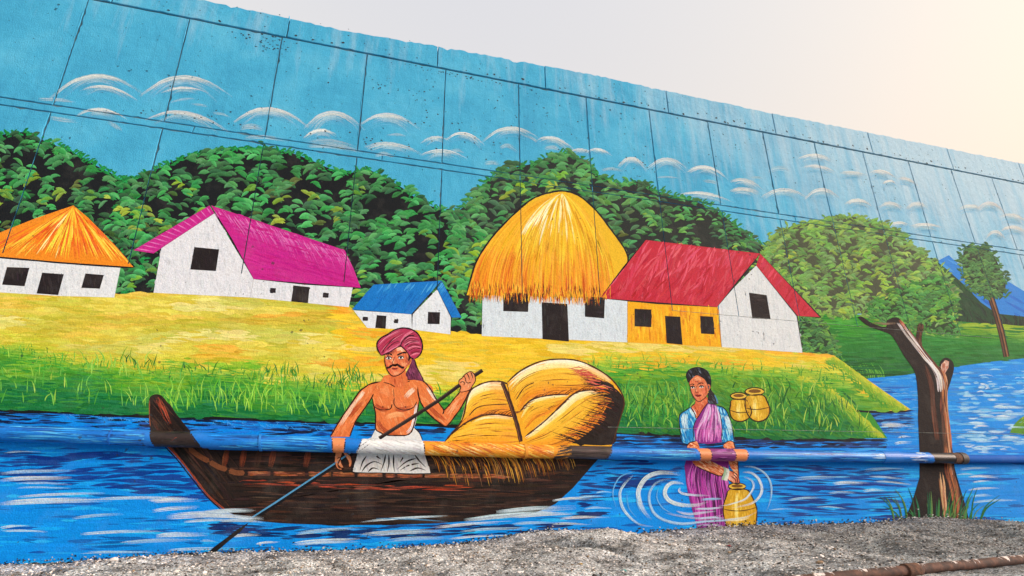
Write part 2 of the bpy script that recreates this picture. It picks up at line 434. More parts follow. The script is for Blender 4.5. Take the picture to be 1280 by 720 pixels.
CL = [[arc(70, 126, 172, 120, 20, 8), arc(100, 118, 168, 128, 10, 5), ([(48, 124), (75, 125), (95, 128)], 5)],
      [arc(182, 124, 284, 126, 20, 9), arc(205, 118, 260, 120, 6, 5), ([(210, 128), (230, 124), (250, 124)], 3), ([(238, 130), (250, 131), (260, 133)], 3)],
      [arc(98, 148, 158, 154, 9, 7), ([(62, 147), (80, 150), (98, 152)], 6), ([(135, 152), (145, 158), (153, 164)], 6)],
      [arc(188, 154, 282, 170, 14, 8), ([(265, 141), (280, 143), (290, 148)], 3)],
      [arc(298, 156, 381, 163, 16, 8), ([(300, 160), (315, 158), (330, 162)], 8), ([(305, 173), (330, 171), (360, 176)], 6)],
      [arc(384, 166, 452, 168, 18, 9), arc(381, 176, 420, 172, 7, 7), ([(384, 180), (415, 180), (453, 190)], 14)],
      [arc(455, 160, 522, 167, 13, 9), ([(482, 170), (497, 168), (508, 170)], 4)],
      [arc(460, 187, 528, 199, 8, 7), ([(468, 196), (480, 192), (492, 196)], 6)],
      [arc(528, 182, 562, 180, 6, 5), arc(560, 178, 604, 186, 10, 6), ([(560, 190), (572, 188), (583, 192)], 5)],
      [arc(528, 198, 580, 202, 7, 7), ([(605, 205), (615, 203), (625, 205)], 6)],
      [arc(607, 180, 672, 178, 13, 7), ([(625, 185), (635, 182), (648, 190)], 6), ([(672, 178), (664, 172), (648, 168)], 4)],
      [arc(673, 178, 716, 190, 7, 6), ([(680, 186), (692, 184), (700, 187)], 6), arc(712, 192, 738, 192, 3, 4)],
      [arc(735, 192, 764, 197, 5, 4)],
      [arc(774, 212, 808, 216, 11, 6), ([(752, 213), (765, 211), (780, 215)], 5)],
      [arc(812, 214, 860, 217, 11, 7), ([(820, 222), (835, 221), (850, 223)], 3)],
      [arc(862, 217, 910, 230, 9, 6), ([(878, 226), (890, 227), (900, 230)], 4)],
      [arc(852, 246, 914, 256, 5, 7)],
      [arc(915, 230, 953, 242, 6, 6), arc(914, 242, 950, 246, 4, 6), ([(938, 222), (948, 222), (955, 225)], 3)],
      [arc(955, 250, 1008, 252, 9, 6), ([(960, 214), (975, 210), (990, 214)], 6)],
      [arc(1000, 202, 1040, 204, 5, 6), arc(1005, 212, 1042, 218, 4, 5)],
      [arc(1008, 252, 1048, 252, 10, 6), arc(1050, 219, 1082, 221, 2, 5)],
      [arc(1058, 258, 1088, 260, 5, 6), arc(1088, 220, 1118, 226, 5, 6), arc(1104, 232, 1122, 234, 4, 4)],
      [arc(1100, 262, 1130, 266, 6, 6), arc(1124, 226, 1146, 236, 4, 5)],
      [arc(1134, 264, 1160, 264, 6, 6), arc(1140, 286, 1176, 288, 3, 6)],
      [arc(1200, 264, 1228, 264, 4, 5), arc(1224, 264, 1256, 272, 9, 6), arc(1252, 274, 1284, 282, 5, 6)],
      [arc(1234, 300, 1258, 306, 9, 5), arc(1252, 292, 1284, 296, 6, 6)],
      [arc(1110, 286, 1136, 284, 4, 4)]]
for c in CL:
    for a_ in c: tag(part(cloud_arcs([(a_[0], a_[1] * (1.2 if a_[0][0][0] > 850 else 1.05))]), 'painted_cloud'), kind='stuff')

# far blue mountain, dark hill
p = Paint(1)
mt = [(1150, 345), (1172, 326), (1186, 319), (1200, 332), (1215, 345), (1245, 350), (1262, 353), (1290, 370), (1430, 430), (1430, 440), (1150, 440)]
p.poly(mt, (34, 128, 208)); p.fill(mt, 90, .5, (20, 50), (2, 4), lambda x, y: jit(mix((70, 156, 216), (20, 108, 200), (y - 316) / 60), 10))
part(p, 'painted_mountain', label='bright blue painted mountain')
p = Paint(2)
hl = [(1120, 330), (1165, 322), (1185, 338), (1205, 356), (1226, 378), (1246, 392), (1300, 398), (1430, 400), (1430, 425), (1120, 425)]
p.poly(hl, (20, 66, 40))
p.fill(hl, 260, lambda x, y: .9 + random.uniform(-.3, .3), (8, 18), (1.5, 3), lambda x, y: jit(mix((44, 120, 50), (14, 44, 34), (y - 325) / 65 + random.uniform(-.15, .25)), 9))
for x in range(1190, 1420, 3):
    h = random.uniform(5, 15); p.stroke([(x, 412), (x + random.uniform(-1, 1), 412 - h * .5), (x + random.uniform(-2, 2), 408 - h)], random.uniform(2.5, 5), jit((14, 32, 30), 6), None, (0, .8))
part(p, 'painted_hill', label='dark green painted hill with a fringe of forest')

# leafy masses
def leafy(name, out, n, base, pal, fringe, label, L=(9, 15), yellow=0, lvl=None, fr=1.0, ysel=None, sz=None, density_low=1.0):
    lvl = lvl or 2 + .13 * len([o_ for o_ in bpy.data.objects if o_.name.startswith('painted_grove')]); p = Paint(lvl); poly = sm(out, 5, True); p.poly(poly, base); o = part(p, name, label=label)
    q = Paint(lvl + .6)
    # ragged rim
    m = len(poly)
    for i in range(m):
        x, y = poly[i]; nx, ny = poly[(i + 1) % m]
        d = math.hypot(nx - x, ny - y)
        for _ in range(int(d * fr / 1.4)):
            t = random.random(); ax, ay = x + (nx - x) * t + random.uniform(-3, 3), y + (ny - y) * t + random.uniform(-1, 5)
            if ay > max(pp[1] for pp in poly) - 40 and not ysel: continue
            a = random.choice((-1, 1)) * random.uniform(.2, 1.2) - math.pi / 2
            q.leaf(ax, ay, a, random.uniform(4, 9), random.uniform(2, 3.6), random.uniform(.2, .5) * (1 if math.cos(a) > 0 else -1), jit(fringe, 14), jit(mix(fringe, base, .45), 10), 3)
    xs = [a[0] for a in poly]; ys = [a[1] for a in poly]
    def clusters(cnt, dark, lo, hi, kl=1.0):
        k = 0; tr = 0
        while k < cnt and tr < cnt * 20:
            tr += 1
            x, y = random.uniform(min(xs), max(xs)), random.uniform(min(ys), max(ys))
            if not inside(poly, x, y): continue
            s = sz(x, y) if sz else 1.0
            c0 = random.choice(pal); k += 1
            if yellow and inside(poly, x, y - 26) and random.random() < yellow * (1.5 if vn(x * .02, y * .03 + 7) > .6 else .2): c0 = random.choice(((150, 186, 44), (120, 178, 52), (176, 192, 56)))
            c0 = mix(c0, base, dark)
            side = random.random() < .5 + .3 * (1 if vn(x * .03, y * .03 + 50) > .5 else -1)
            for j in range(random.randint(2, 4)):
                a = random.uniform(-1.15, .15)
                if side: a = -math.pi - a
                bend = random.uniform(.45, .95) * (1 if math.cos(a) > 0 else -1)
                l = random.uniform(*L) * s * kl; c = jit(c0, 13)
                hx, hy = x + random.uniform(-6, 6) * s, y + random.uniform(-5, 5) * s
                up = jit(mix(c, (150, 225, 150), .20), 8); dn = mix(c, base, .2)
                q.leaf(hx, hy, a, l, l * random.uniform(.34, .50), bend, dn if math.cos(a) > 0 else up, up if math.cos(a) > 0 else dn)
    q.level = lvl + 1.2; clusters(int(n * .40), .60, 0, 1)
    q.level = lvl + 2.2; clusters(int(n * .44), .20, 0, 1, .92)
    q.level = lvl + 3.2; clusters(int(n * .34), .0, 0, 1, .86)
    tag(part(q, 'leaf_strokes', o), kind='stuff'); return o
PAL = [(58, 166, 78), (46, 148, 68), (70, 178, 90), (50, 128, 66), (80, 160, 88)]
leafy('painted_grove', [(-160, 190), (-90, 172), (-30, 175), (10, 167), (32, 166), (60, 178), (92, 191), (122, 208), (148, 222), (166, 240), (172, 300), (176, 372), (60, 372), (-160, 372)], 330, (24, 28, 31), PAL, (30, 158, 72),
      'dark leafy painted grove behind the orange thatched hut', yellow=.16)
leafy('painted_grove', [(150, 232), (172, 221), (195, 212), (215, 202), (250, 191), (300, 186), (332, 186), (360, 190), (388, 200), (418, 213), (438, 216), (455, 212), (472, 217), (500, 233), (528, 253), (552, 262), (580, 272), (600, 300), (606, 360), (606, 424), (520, 424), (400, 390), (180, 372), (150, 340)], 560, (24, 28, 31), PAL, (32, 158, 72),
      'dark leafy painted grove behind the pink roofed house', yellow=.14)
leafy('painted_grove', [(566, 276), (580, 258), (594, 244), (610, 226), (632, 212), (660, 206), (682, 200), (695, 193), (715, 193), (735, 204), (748, 219), (775, 230), (800, 227), (825, 240), (860, 249), (893, 262), (920, 282), (944, 303), (965, 312), (975, 345), (940, 380), (800, 380), (600, 400), (570, 330)], 520, (40, 46, 44), [(72, 156, 80), (62, 140, 70), (88, 166, 88), (104, 164, 72), (60, 122, 64)], (52, 152, 72),
      'dark leafy painted grove behind the domed thatch hut', yellow=.2, L=(8, 13), sz=lambda x, y: 1.1 if x < 800 else .8)
# meadow on the far bank
p = Paint(4.4)
md = [(1000, 385), (1060, 392), (1120, 398), (1190, 401), (1240, 405), (1290, 408), (1430, 415), (1430, 452), (1290, 449), (1240, 453), (1190, 460), (1130, 470), (1085, 474), (1040, 474), (1000, 450)]
p.poly(md, (36, 118, 44))
def mcol(x, y):
    t = (y - 398) / 60
    c = mix((150, 170, 40), (40, 135, 46), min(1, max(0, t * 2.6 - (x - 1150) / 220))) if x > 1090 else mix((70, 160, 50), (34, 116, 44), t)
    return jit(mix(c, (18, 84, 44), max(0, t - .35) * 1.1), 14)
p.fill(md, 900, lambda x, y: random.uniform(-.06, .12), (12, 40), (1.2, 2.6), mcol)
for x in np.linspace(1045, 1105, 26):
    h = random.uniform(12, 34) * (1.2 - (x - 1045) / 90); y0 = 472; p.stroke(sm([(x, y0), (x - 1.5, y0 - h * .5), (x - 3 - h * .22, y0 - h)], 4), 1.3, jit((96, 164, 52), 10), None, (0, .6))
part(p, 'painted_meadow', label='green painted meadow on the far river bank')
leafy('painted_tree', [(948, 345), (955, 318), (966, 300), (984, 285), (1010, 279), (1038, 273), (1066, 271), (1098, 280), (1122, 290), (1142, 310), (1162, 324), (1180, 340), (1190, 362), (1194, 385), (1190, 400), (1197, 416), (1172, 416), (1145, 412), (1115, 404), (1080, 392), (1050, 396), (1020, 388), (985, 362)], 560, (72, 78, 58), [(136, 182, 66), (112, 168, 68), (158, 188, 70), (98, 150, 64), (122, 162, 84)], (136, 184, 70),
      'broad olive green painted tree crown', yellow=.35, L=(7, 11), lvl=5.6, ysel=True, sz=lambda x, y: .85)
leafy('painted_tree', [(1110, 372), (1150, 352), (1180, 352), (1192, 375), (1190, 398), (1198, 417), (1172, 416), (1140, 410), (1100, 400), (1085, 385)], 120, (34, 62, 34), [(80, 160, 60), (56, 130, 52), (110, 170, 50)], (70, 150, 60),
      'darker green painted bough below the olive crown', yellow=.3, L=(7, 11), lvl=9.6, ysel=True, sz=lambda x, y: .85)
leafy('painted_bush', [(995, 398), (1015, 396), (1030, 404), (1042, 425), (1044, 441), (1000, 442)], 70, (34, 58, 38), [(76, 140, 64), (96, 156, 60), (60, 120, 60)], (110, 165, 60), 'leafy painted bush against the red roofed gable', yellow=.1, L=(5, 8), lvl=6, ysel=True)
p = Paint(6)
tk = sm([(1237, 368), (1245, 392), (1252, 418), (1258, 446)], 5)
p.stroke(tk, 8, (44, 30, 24), None, (0, 0), 0, 6.1); p.stroke([(x + 1.5, y) for x, y in tk], 2, (140, 92, 56), None, (0, 0), .3, 6.6); p.stroke([(x - 2, y) for x, y in tk], 1.4, (96, 60, 40), None, (0, 0), .3, 6.7)
o = part(p, 'painted_tree_trunk', label='thin leaning painted tree trunk')
leafy('painted_tree_crown', [(1203, 322), (1208, 311), (1220, 307), (1235, 312), (1245, 325), (1252, 342), (1257, 356), (1252, 369), (1238, 372), (1222, 367), (1209, 354), (1204, 340)], 130, (26, 48, 32), [(70, 130, 60), (56, 110, 52), (96, 146, 64)], (60, 120, 60), 'dark egg shaped painted crown of the thin tree', yellow=.1, L=(4, 7), lvl=7, ysel=True)

# water
p = Paint(5.2)
wt = [(-160, 500), (700, 532), (1040, 540), (1040, 486), (1086, 473), (1130, 469), (1190, 459), (1240, 452), (1290, 447), (1430, 446), (1430, 690), (-160, 750)]
p.poly(wt, (2, 138, 224)); water = part(p, 'painted_river', label='bright blue painted river with white dry brushed ripples')
q = Paint(6.2)
left = [(-160, 545), (285, 560), (330, 600), (700, 640), (760, 555), (1430, 575), (1430, 690), (-160, 745)]
def wcol(x, y):
    r = random.random(); d = vn(x * .012, y * .06)
    if r < .10 + .16 * (d > .62): return jit((4, 98, 176), 10)
    if r < .74: return jit((0, 140, 226), 9)
    return jit((22, 166, 242), 10)
q.fill(left, 1700, lambda x, y: random.uniform(-.05, .03), (16, 70), (1.2, 4.5), wcol, seg=6, curve=.08)
right = [(1040, 486), (1086, 474), (1130, 470), (1190, 460), (1240, 453), (1290, 448), (1430, 447), (1430, 585), (1040, 575)]
q.fill(right, 700, lambda x, y: random.uniform(-.04, .04), (10, 44), (1.0, 3), lambda x, y: jit(mix((64, 172, 236), (10, 92, 180), random.random() * (.7 if x > 1150 else 1.0)), 12), curve=.1)
q.level = 7.2
# darker water strokes below the pipe and round the hull
q.fill([(-160, 560), (215, 562), (290, 632), (200, 620), (-160, 585)], 160, -.02, (20, 70), (1.5, 4), lambda x, y: jit((10, 66, 146), 12), seg=6)
q.fill([(255, 648), (330, 658), (700, 655), (720, 640), (770, 640), (700, 664), (400, 676), (260, 668)], 120, -.02, (20, 60), (1.5, 3.5), lambda x, y: jit((10, 48, 104), 12), seg=6)
q.fill([(720, 600), (765, 565), (860, 585), (850, 600), (790, 615), (720, 640)], 90, 0, (16, 46), (1.2, 3), lambda x, y: jit((10, 56, 126), 12))
q.fill([(935, 580), (1140, 585), (1130, 650), (985, 648), (960, 620)], 110, .02, (16, 60), (1.2, 3), lambda x, y: jit((12, 62, 136), 14))
q.fill([(-160, 512), (190, 518), (560, 530), (560, 548), (-160, 532)], 380, 0.03, (10, 40), (1.2, 3), lambda x, y: jit(random.choice(((12, 40, 84), (16, 90, 170), (10, 30, 60), (24, 120, 210))), 10))
q.fill([(764, 545), (1110, 549), (1110, 560), (764, 560)], 200, 0.01, (10, 40), (1.2, 3), lambda x, y: jit(random.choice(((10, 28, 56), (12, 50, 100), (14, 80, 150))), 8))
q.fill([(1040, 512), (1142, 513), (1146, 530), (1100, 545), (1040, 530)], 90, 0.0, (10, 34), (1.2, 3), lambda x, y: jit(random.choice(((10, 46, 96), (14, 80, 150), (20, 110, 190))), 8))
for _ in range(150):
    x = random.uniform(70, 190) if random.random() < .5 else random.uniform(235, 410); y = interp(x, ((70, 518), (410, 535))) + random.uniform(-4, 5)
    q.stroke([(x, y), (x + random.uniform(-2, 4), y - random.uniform(1, 4)), (x + random.uniform(2, 6), y + random.uniform(-1, 3))], .9, jit((70, 160, 235), 20))
# white ripples
q.level = 8.2
W = [(0, 592, 95, 588, 5), (0, 600, 90, 597, 6), (20, 604, 95, 606, 3), (22, 621, 132, 617, 4), (0, 629, 150, 624, 8), (120, 624, 235, 622, 4), (185, 627, 254, 625, 6), (5, 566, 52, 565, 3), (20, 610, 90, 611, 2), (190, 639, 250, 634, 5), (208, 646, 330, 641, 9), (230, 652, 300, 650, 4), (90, 648, 155, 642, 4), (0, 660, 38, 657, 4), (100, 668, 205, 663, 4), (150, 679, 250, 674, 5), (195, 670, 260, 668, 7), (0, 664, 60, 665, 3), (250, 676, 275, 678, 3), (210, 688, 300, 686, 4), (100, 691, 200, 691, 3), (290, 671, 330, 668, 4), (370, 667, 455, 660, 5), (320, 680, 350, 678, 3), (450, 669, 560, 663, 6), (365, 680, 450, 675, 7), (482, 676, 560, 672, 5), (430, 654, 550, 648, 3), (540, 660, 640, 652, 4), (575, 664, 660, 660, 4), (560, 674, 640, 668, 3), (480, 644, 545, 643, 2),
     (600, 643, 720, 634, 8), (590, 641, 690, 640, 4), (690, 625, 745, 624, 3), (720, 622, 756, 621, 3), (700, 648, 763, 647, 4), (640, 655, 700, 654, 4), (690, 655, 740, 656, 3), (745, 616, 765, 615, 2), (730, 636, 765, 635, 3),
     (990, 599, 1062, 597, 4), (1040, 605, 1086, 604, 5), (985, 625, 1030, 622, 3), (1080, 588, 1130, 586, 4), (1078, 614, 1110, 613, 4), (1086, 596, 1140, 600, 3), (1035, 617, 1070, 616, 3), (1090, 602, 1140, 606, 2), (1200, 587, 1240, 585, 3), (1195, 594, 1220, 593, 2), (1210, 596, 1250, 597, 3), (1215, 603, 1245, 602, 2), (1210, 613, 1250, 610, 3), (1216, 621, 1245, 619, 4), (1215, 628, 1275, 625, 3), (1100, 532, 1143, 533, 6), (1122, 547, 1140, 546, 3), (1118, 555, 1140, 553, 4), (960, 638, 1000, 637, 2), (1020, 634, 1060, 636, 2)]
for x0, y0, x1, y1, w in W:
    pts = sm([(x0, y0), (x0 * .6 + x1 * .4, y0 * .6 + y1 * .4 - 1.2), (x1, y1)], 6)
    q.dry(pts, w * .9, random.choice(((206, 222, 232), (170, 206, 230), (220, 226, 226))), max(3, int(w * 1.6)), .42, 18, cover=.8)
for _ in range(150):
    x = random.uniform(1150, 1290); y = random.uniform(462, 565)
    if x < 1192 and y > 470: x = random.uniform(1194, 1280)
    l = random.uniform(6, 26) * (1.3 if y > 500 else .8); g = 1 if abs(x - 1235) < 30 else .5
    q.dry(sm([(x, y), (x + l * .5, y - random.uniform(-1, 1.5)), (x + l, y + random.uniform(-1, 1))], 4), random.uniform(1, 3.6), mix((120, 190, 235), (222, 232, 236), g * random.random()), 4, .4, 14)
for _ in range(46):
    x = random.uniform(1060, 1140); y = random.uniform(478, 545)
    q.dry(sm([(x, y), (x + 6, y - .6), (x + random.uniform(9, 22), y)], 4), random.uniform(1, 2), (90, 165, 220), 3, .4, 14)
tag(part(q, 'water_strokes', water), kind='stuff')

# near bank: straw yellow above, grass green below
BT = [(-160, 358), (0, 361), (143, 368), (192, 366), (312, 371), (436, 382), (460, 404), (515, 410), (563, 416), (602, 418), (784, 426), (902, 433), (1002, 440), (1042, 444), (1075, 468), (1138, 512)]
BB = [(-160, 508), (0, 512), (190, 519), (400, 526), (560, 531), (780, 540), (900, 545), (1000, 548), (1110, 549), (1140, 514)]
p = Paint(9)
bank = BT + [(1125, 514), (1080, 513), (1060, 507), (1090, 530), (1109, 548)] + [(1000, 548), (900, 545), (780, 541), (560, 531), (400, 526), (190, 519), (0, 512), (-160, 508)]
p.poly(bank, (214, 190, 62))
p.line([(x, y + 1.2) for x, y in sm(BB[:-1], 6)], 4, (18, 20, 26), wob=.4)
p.line(sm([(1050, 511), (1090, 515), (1139, 514)], 5), 2.4, (14, 24, 26))
GT = sm([(-160, 432), (0, 436), (60, 446), (110, 458), (200, 466), (300, 470), (400, 482), (520, 492), (600, 500), (700, 490), (740, 462), (790, 456), (900, 462), (1000, 470), (1040, 474), (1075, 500), (1109, 548)], 5)
p.level = 9.4; p.poly(GT + [(1000, 548), (900, 545), (780, 541), (560, 531), (400, 526), (190, 519), (0, 512), (-160, 508)], (58, 142, 48))
p.poly([(1062, 462), (1090, 482), (1120, 501), (1136, 512), (1080, 512), (1062, 506), (1040, 486), (1030, 470)], (76, 146, 44), .1)
field = part(p, 'painted_bank', label='straw yellow and grass green painted river bank')
q = Paint(10)
def bcol(x, y):
    t = (y - interp(x, BT)) / max(20, interp(x, BB) - interp(x, BT)) + (vn(x * .018, y * .06) - .5) * .26
    a = vn(x * .011 + 40, y * .055 + 9); Y = (224, 206, 82) if x < 420 else (238, 194, 46)
    if a > .68: Y = mix(Y, (236, 150, 44), .55 if x > 250 else .25)
    elif a < .33: Y = mix(Y, (232, 222, 150), .6)
    if x < 420 and vn(x * .02 + 9, y * .09) > .62: Y = mix(Y, (176, 176, 50), .5)
    g0 = interp(x, ((-160, .48), (60, .48), (180, .60), (300, .60), (420, .70), (520, .66), (640, .7), (760, .30), (900, .30), (1040, .24), (1140, .3)))
    Gm = (126, 184, 46) if x < 640 else (126, 174, 40)
    if t < g0: return jit(mix(Y, (205, 200, 40), max(0, (t - g0 + .2) * 2)), 13)
    k = (t - g0) / (1 - g0)
    c = mix(Gm, (22, 112, 56), k * 1.25 + random.uniform(-.2, .2))
    return jit(mix(c, (190, 190, 40), max(0, .45 - k) * random.random()), 13)
q.fill(bank, 1500, lambda x, y: .05 + random.uniform(-.09, .09), (14, 40), (4, 8), bcol, seg=5, curve=.12); q.level = 10.6
q.fill(bank, 4200, lambda x, y: .05 + random.uniform(-.09, .09), (8, 36), (1.2, 4.0), bcol, seg=5, curve=.12)
# front lobes of the bank on the right, with a lit yellow edge
lob = sm([(1000, 470), (1020, 474), (1045, 490), (1070, 512), (1092, 532), (1109, 548)], 6)
q.level = 11
lobp = lob + [(1000, 548), (900, 545), (800, 541), (800, 480), (900, 470)]
q.fill(lobp, 900, lambda x, y: .5 + random.uniform(-.4, .5), (6, 20), (1.2, 3), lambda x, y: jit(mix(mix((150, 172, 36), (26, 104, 44), min(1, max(0, (y - interp(x, lob)) / 30)) if x > 1000 else .4 + (y - 470) / 75 * .6), (90, 150, 44), random.random() * .5), 13))
dv = sm([(1004, 466), (1022, 470), (1045, 484), (1062, 500)], 6)
for _ in range(60):
    i = random.randrange(len(dv)); x, y = dv[i]; q.stroke([(x + 2, y - 1), (x + 6, y + 4), (x + 8, y + 8)], 2.2, jit((24, 96, 44), 12))
q.level = 11.4
for _ in range(1500):
    x, y = random.choice(GT[:-8]); x += random.uniform(-8, 8); k = random.gauss(0, 1); y += k * 9
    if not inside(bank, x, y) or not inside(bank, x, y + 5): continue
    c = mix((206, 204, 60), (70, 156, 48), .5 + k * .45 + random.uniform(-.25, .25)); l = random.uniform(8, 26)
    q.stroke([(x - l / 2, y - l * .03), (x, y), (x + l / 2, y + l * .04)], random.uniform(1.2, 3), jit(c, 12), None, (.4, .4))
for _ in range(420):
    x, y = random.choice(GT[:-8]); x += random.uniform(-8, 8); y += random.uniform(-4, 10); h = random.uniform(6, 16)
    if inside(bank, x, y): q.stroke(sm([(x, y), (x + 1, y - h * .5), (x + random.uniform(-5, 6), y - h)], 3), random.uniform(.9, 1.7), jit(random.choice(((96, 160, 50), (60, 140, 50), (130, 176, 56))), 12), None, (.2, .6))
for e in (lob, sm([(1042, 445), (1062, 456), (1085, 476), (1112, 494), (1138, 512)], 6)):
    for _ in range(520):
        i = random.randrange(1, len(e) - 1); d_ = abs(random.gauss(0, 1)); x, y = e[i][0] - d_ * 5, e[i][1] + d_ * 5 + 1
        tx, ty = e[i + 1][0] - e[i - 1][0], e[i + 1][1] - e[i - 1][1]; tl_ = math.hypot(tx, ty); l = random.uniform(5, 14); a_ = random.uniform(-.3, .9)
        ux, uy = (tx * math.cos(a_) - ty * math.sin(a_)) / tl_, (tx * math.sin(a_) + ty * math.cos(a_)) / tl_
        P = [t_ for t_ in [(x + ux * l * k, y + uy * l * k) for k in (-.5, -.17, .17, .5)] if inside(bank, *t_)]
        if len(P) > 2: q.stroke(P, random.uniform(1.2, 2.6), jit(mix((204, 200, 52), (74, 148, 44), d_ * .55 + random.uniform(-.15, .15)), 10), None, (.4, .4))
tag(part(q, 'brush_strokes', field), kind='stuff')
# grass blades
def blades(p, spots, cols, h, w=(1.0, 1.9), lean=6, up=True):
    for x, y in spots:
        hh = random.uniform(*h); l = random.uniform(-lean, lean); b = random.uniform(-.5, .9)
        p.stroke(sm([(x, y), (x + l * .35 * (1 + b), y - hh * .55), (x + l * 1.3, y - hh)], 4), random.uniform(*w), jit(random.choice(cols), 14), None, (.25, .55))
p = Paint(12)
yl = lambda x: interp(x, BB)
blades(p, [(random.uniform(-150, 420), 0) for _ in range(0)], [], (1, 2))
for x0, x1, n, yo, cols, h, lean in ((-150, 190, 150, (6, 66), ((120, 190, 70), (80, 165, 60), (160, 205, 80)), (9, 22), 7), (200, 440, 120, (6, 30), ((150, 205, 70), (120, 190, 60)), (12, 28), 9), (200, 440, 80, (10, 50), ((90, 170, 60), (60, 140, 50)), (10, 20), 8),
                               (770, 862, 150, (4, 52), ((70, 160, 60), (130, 180, 60), (30, 110, 50)), (10, 26), -9), (915, 1080, 210, (3, 60), ((120, 176, 60), (60, 140, 50), (160, 190, 70), (24, 100, 44)), (8, 24), -8), (430, 560, 60, (6, 40), ((70, 160, 60), (120, 185, 60)), (9, 20), 7)):
    sp = []
    for _ in range(n):
        x = random.uniform(x0, x1); y = yl(x) - random.uniform(*yo)
        if x > 1000 and y < interp(x, lob) + 6: continue
        sp.append((x, y))
    blades(p, sp, cols, h, (.9, 1.8), lean)
# tufts in the straw
for cx, cy, n, sx in ((410, 484, 30, 16), (452, 478, 26, 14), (345, 470, 14, 18), (365, 468, 12, 10), (190, 462, 12, 10), (160, 452, 8, 6), (240, 462, 10, 8), (270, 466, 10, 12), (325, 474, 16, 12), (430, 472, 12, 12)):
    blades(p, [(random.gauss(cx, sx), random.gauss(cy, 3)) for _ in range(n)], ((60, 130, 40), (40, 110, 50), (110, 150, 40), (90, 160, 60)), (7, 18), (.8, 1.6), 7)
tag(part(p, 'grass_blades', field), kind='stuff')

# ------------------------------------------------------------------ painted houses
INK = (30, 28, 34)
def house(label, walls, roofs, wins, doors, wallcol, roof_fn, lines, shade=(170, 178, 182)):
    p = Paint(13)
    for w in walls:
        p.poly(w, wallcol)
    p.level = 13.2
    for w in walls:
        xs = [a[0] for a in w]; ys = [a[1] for a in w]; area = (max(xs) - min(xs)) * (max(ys) - min(ys))
        p.fill(w, int(area / 26), 1.5, (6, 18), (1.5, 3.4), lambda x, y: jit(mix(wallcol, shade, random.random() ** 3 * .30), 3))
    base = part(p, 'painted_house', label=label)
    for r in roofs:
        p = Paint(14.4); roof_fn(p, r); part(p, 'roof', base)
    for w in wins:
        p = Paint(15.6); p.poly(w, (36, 30, 32)); p.fill(w, 14, random.choice((0, 1.5)), (4, 14), (1, 2.4), lambda x, y: jit((44, 38, 40), 9)); part(p, 'window', base)
    for w in doors:
        p = Paint(15.6); p.poly(w, (36, 30, 32)); p.fill(w, 20, 1.5, (4, 18), (1, 2.4), lambda x, y: jit((44, 38, 40), 9)); part(p, 'door', base)
    p = Paint(16)
    for l, w in lines: p.line(l, w, INK)
    part(p, 'outline', base)
    return base
def rect(x0, y0, x1, y1, s=1.5): return [(x0, y0), (x1, y0 + s), (x1 - .6, y1 + s * .6), (x0 - .6, y1)]
# orange hut on the left
def cone_roof(p, r):
    p.poly(r, (238, 138, 34)); ap = (92, 258)
    p.level += .4
    for _ in range(420):
        t = random.random(); bx, by = -24 + 190 * t, 318 + 15 * t - random.uniform(0, 3)
        a = random.uniform(.0, .6); b = random.uniform(a + .15, 1.0)
        c = random.choice(((250, 190, 50), (240, 120, 30), (226, 92, 34), (252, 206, 70), (246, 150, 36), (232, 110, 40)))
        if .35 < t < .62 and random.random() < .35: c = random.choice(((252, 226, 140), (240, 220, 60)))
        P = [(ap[0] + (bx - ap[0]) * k, ap[1] + (by - ap[1]) * k - math.sin(math.pi * k) * 1.5) for k in np.linspace(a, b, 5)]
        p.stroke(P, random.uniform(1, 2.6), jit(c, 12), None, (.3, .4))
house('painted white hut with an orange thatched cone roof', [[(-60, 318), (0, 322), (151, 334), (143, 372), (73, 370), (-60, 362)]],
      [[(-70, 316), (-40, 306), (0, 291), (45, 273), (92, 257), (110, 272), (130, 292), (150, 314), (167, 334), (80, 328), (0, 321)]],
      [[(9, 334), (37, 335), (31, 358), (3, 356)], [(107, 342), (130, 344), (125, 361), (102, 360)]], [[(53, 341), (80, 343), (73, 369), (46, 367)]],
      (226, 226, 226), cone_roof, [(sm([(-60, 317), (0, 322), (80, 329), (167, 335)], 5), 1.8)])
# pink roofed house
def pink(p, r):
    p.poly(r, (198, 38, 134)); p.level += .4
    if len(r) == 4:
        for k in np.linspace(.04, .96, 13):
            a = (r[0][0] + (r[1][0] - r[0][0]) * k, r[0][1] + (r[1][1] - r[0][1]) * k); b = (r[3][0] + (r[2][0] - r[3][0]) * k, r[3][1] + (r[2][1] - r[3][1]) * k)
            p.stroke([a, ((a[0] + b[0]) / 2, (a[1] + b[1]) / 2), b], 1.8, (232, 140, 196), (206, 60, 150), (.1, .1))
        p.line([r[0], r[1]], 1.4, (120, 20, 90))
    else:
        p.fill(r, 240, .3, (10, 34), (1.2, 3), lambda x, y: jit((196, 34, 132), 10))
        for _ in range(260):
            t = random.random(); x, y = 266 + 164 * t, 258 + 55 * t + random.uniform(0, 8); l = random.uniform(10, 46) * random.random() + 6
            p.stroke([(x, y), (x + l * .33, y + l * .45), (x + l * .55, y + l * .95)], random.uniform(.8, 2), jit(mix((236, 170, 212), (206, 60, 150), random.random()), 10), (198, 40, 136), (.1, .7))
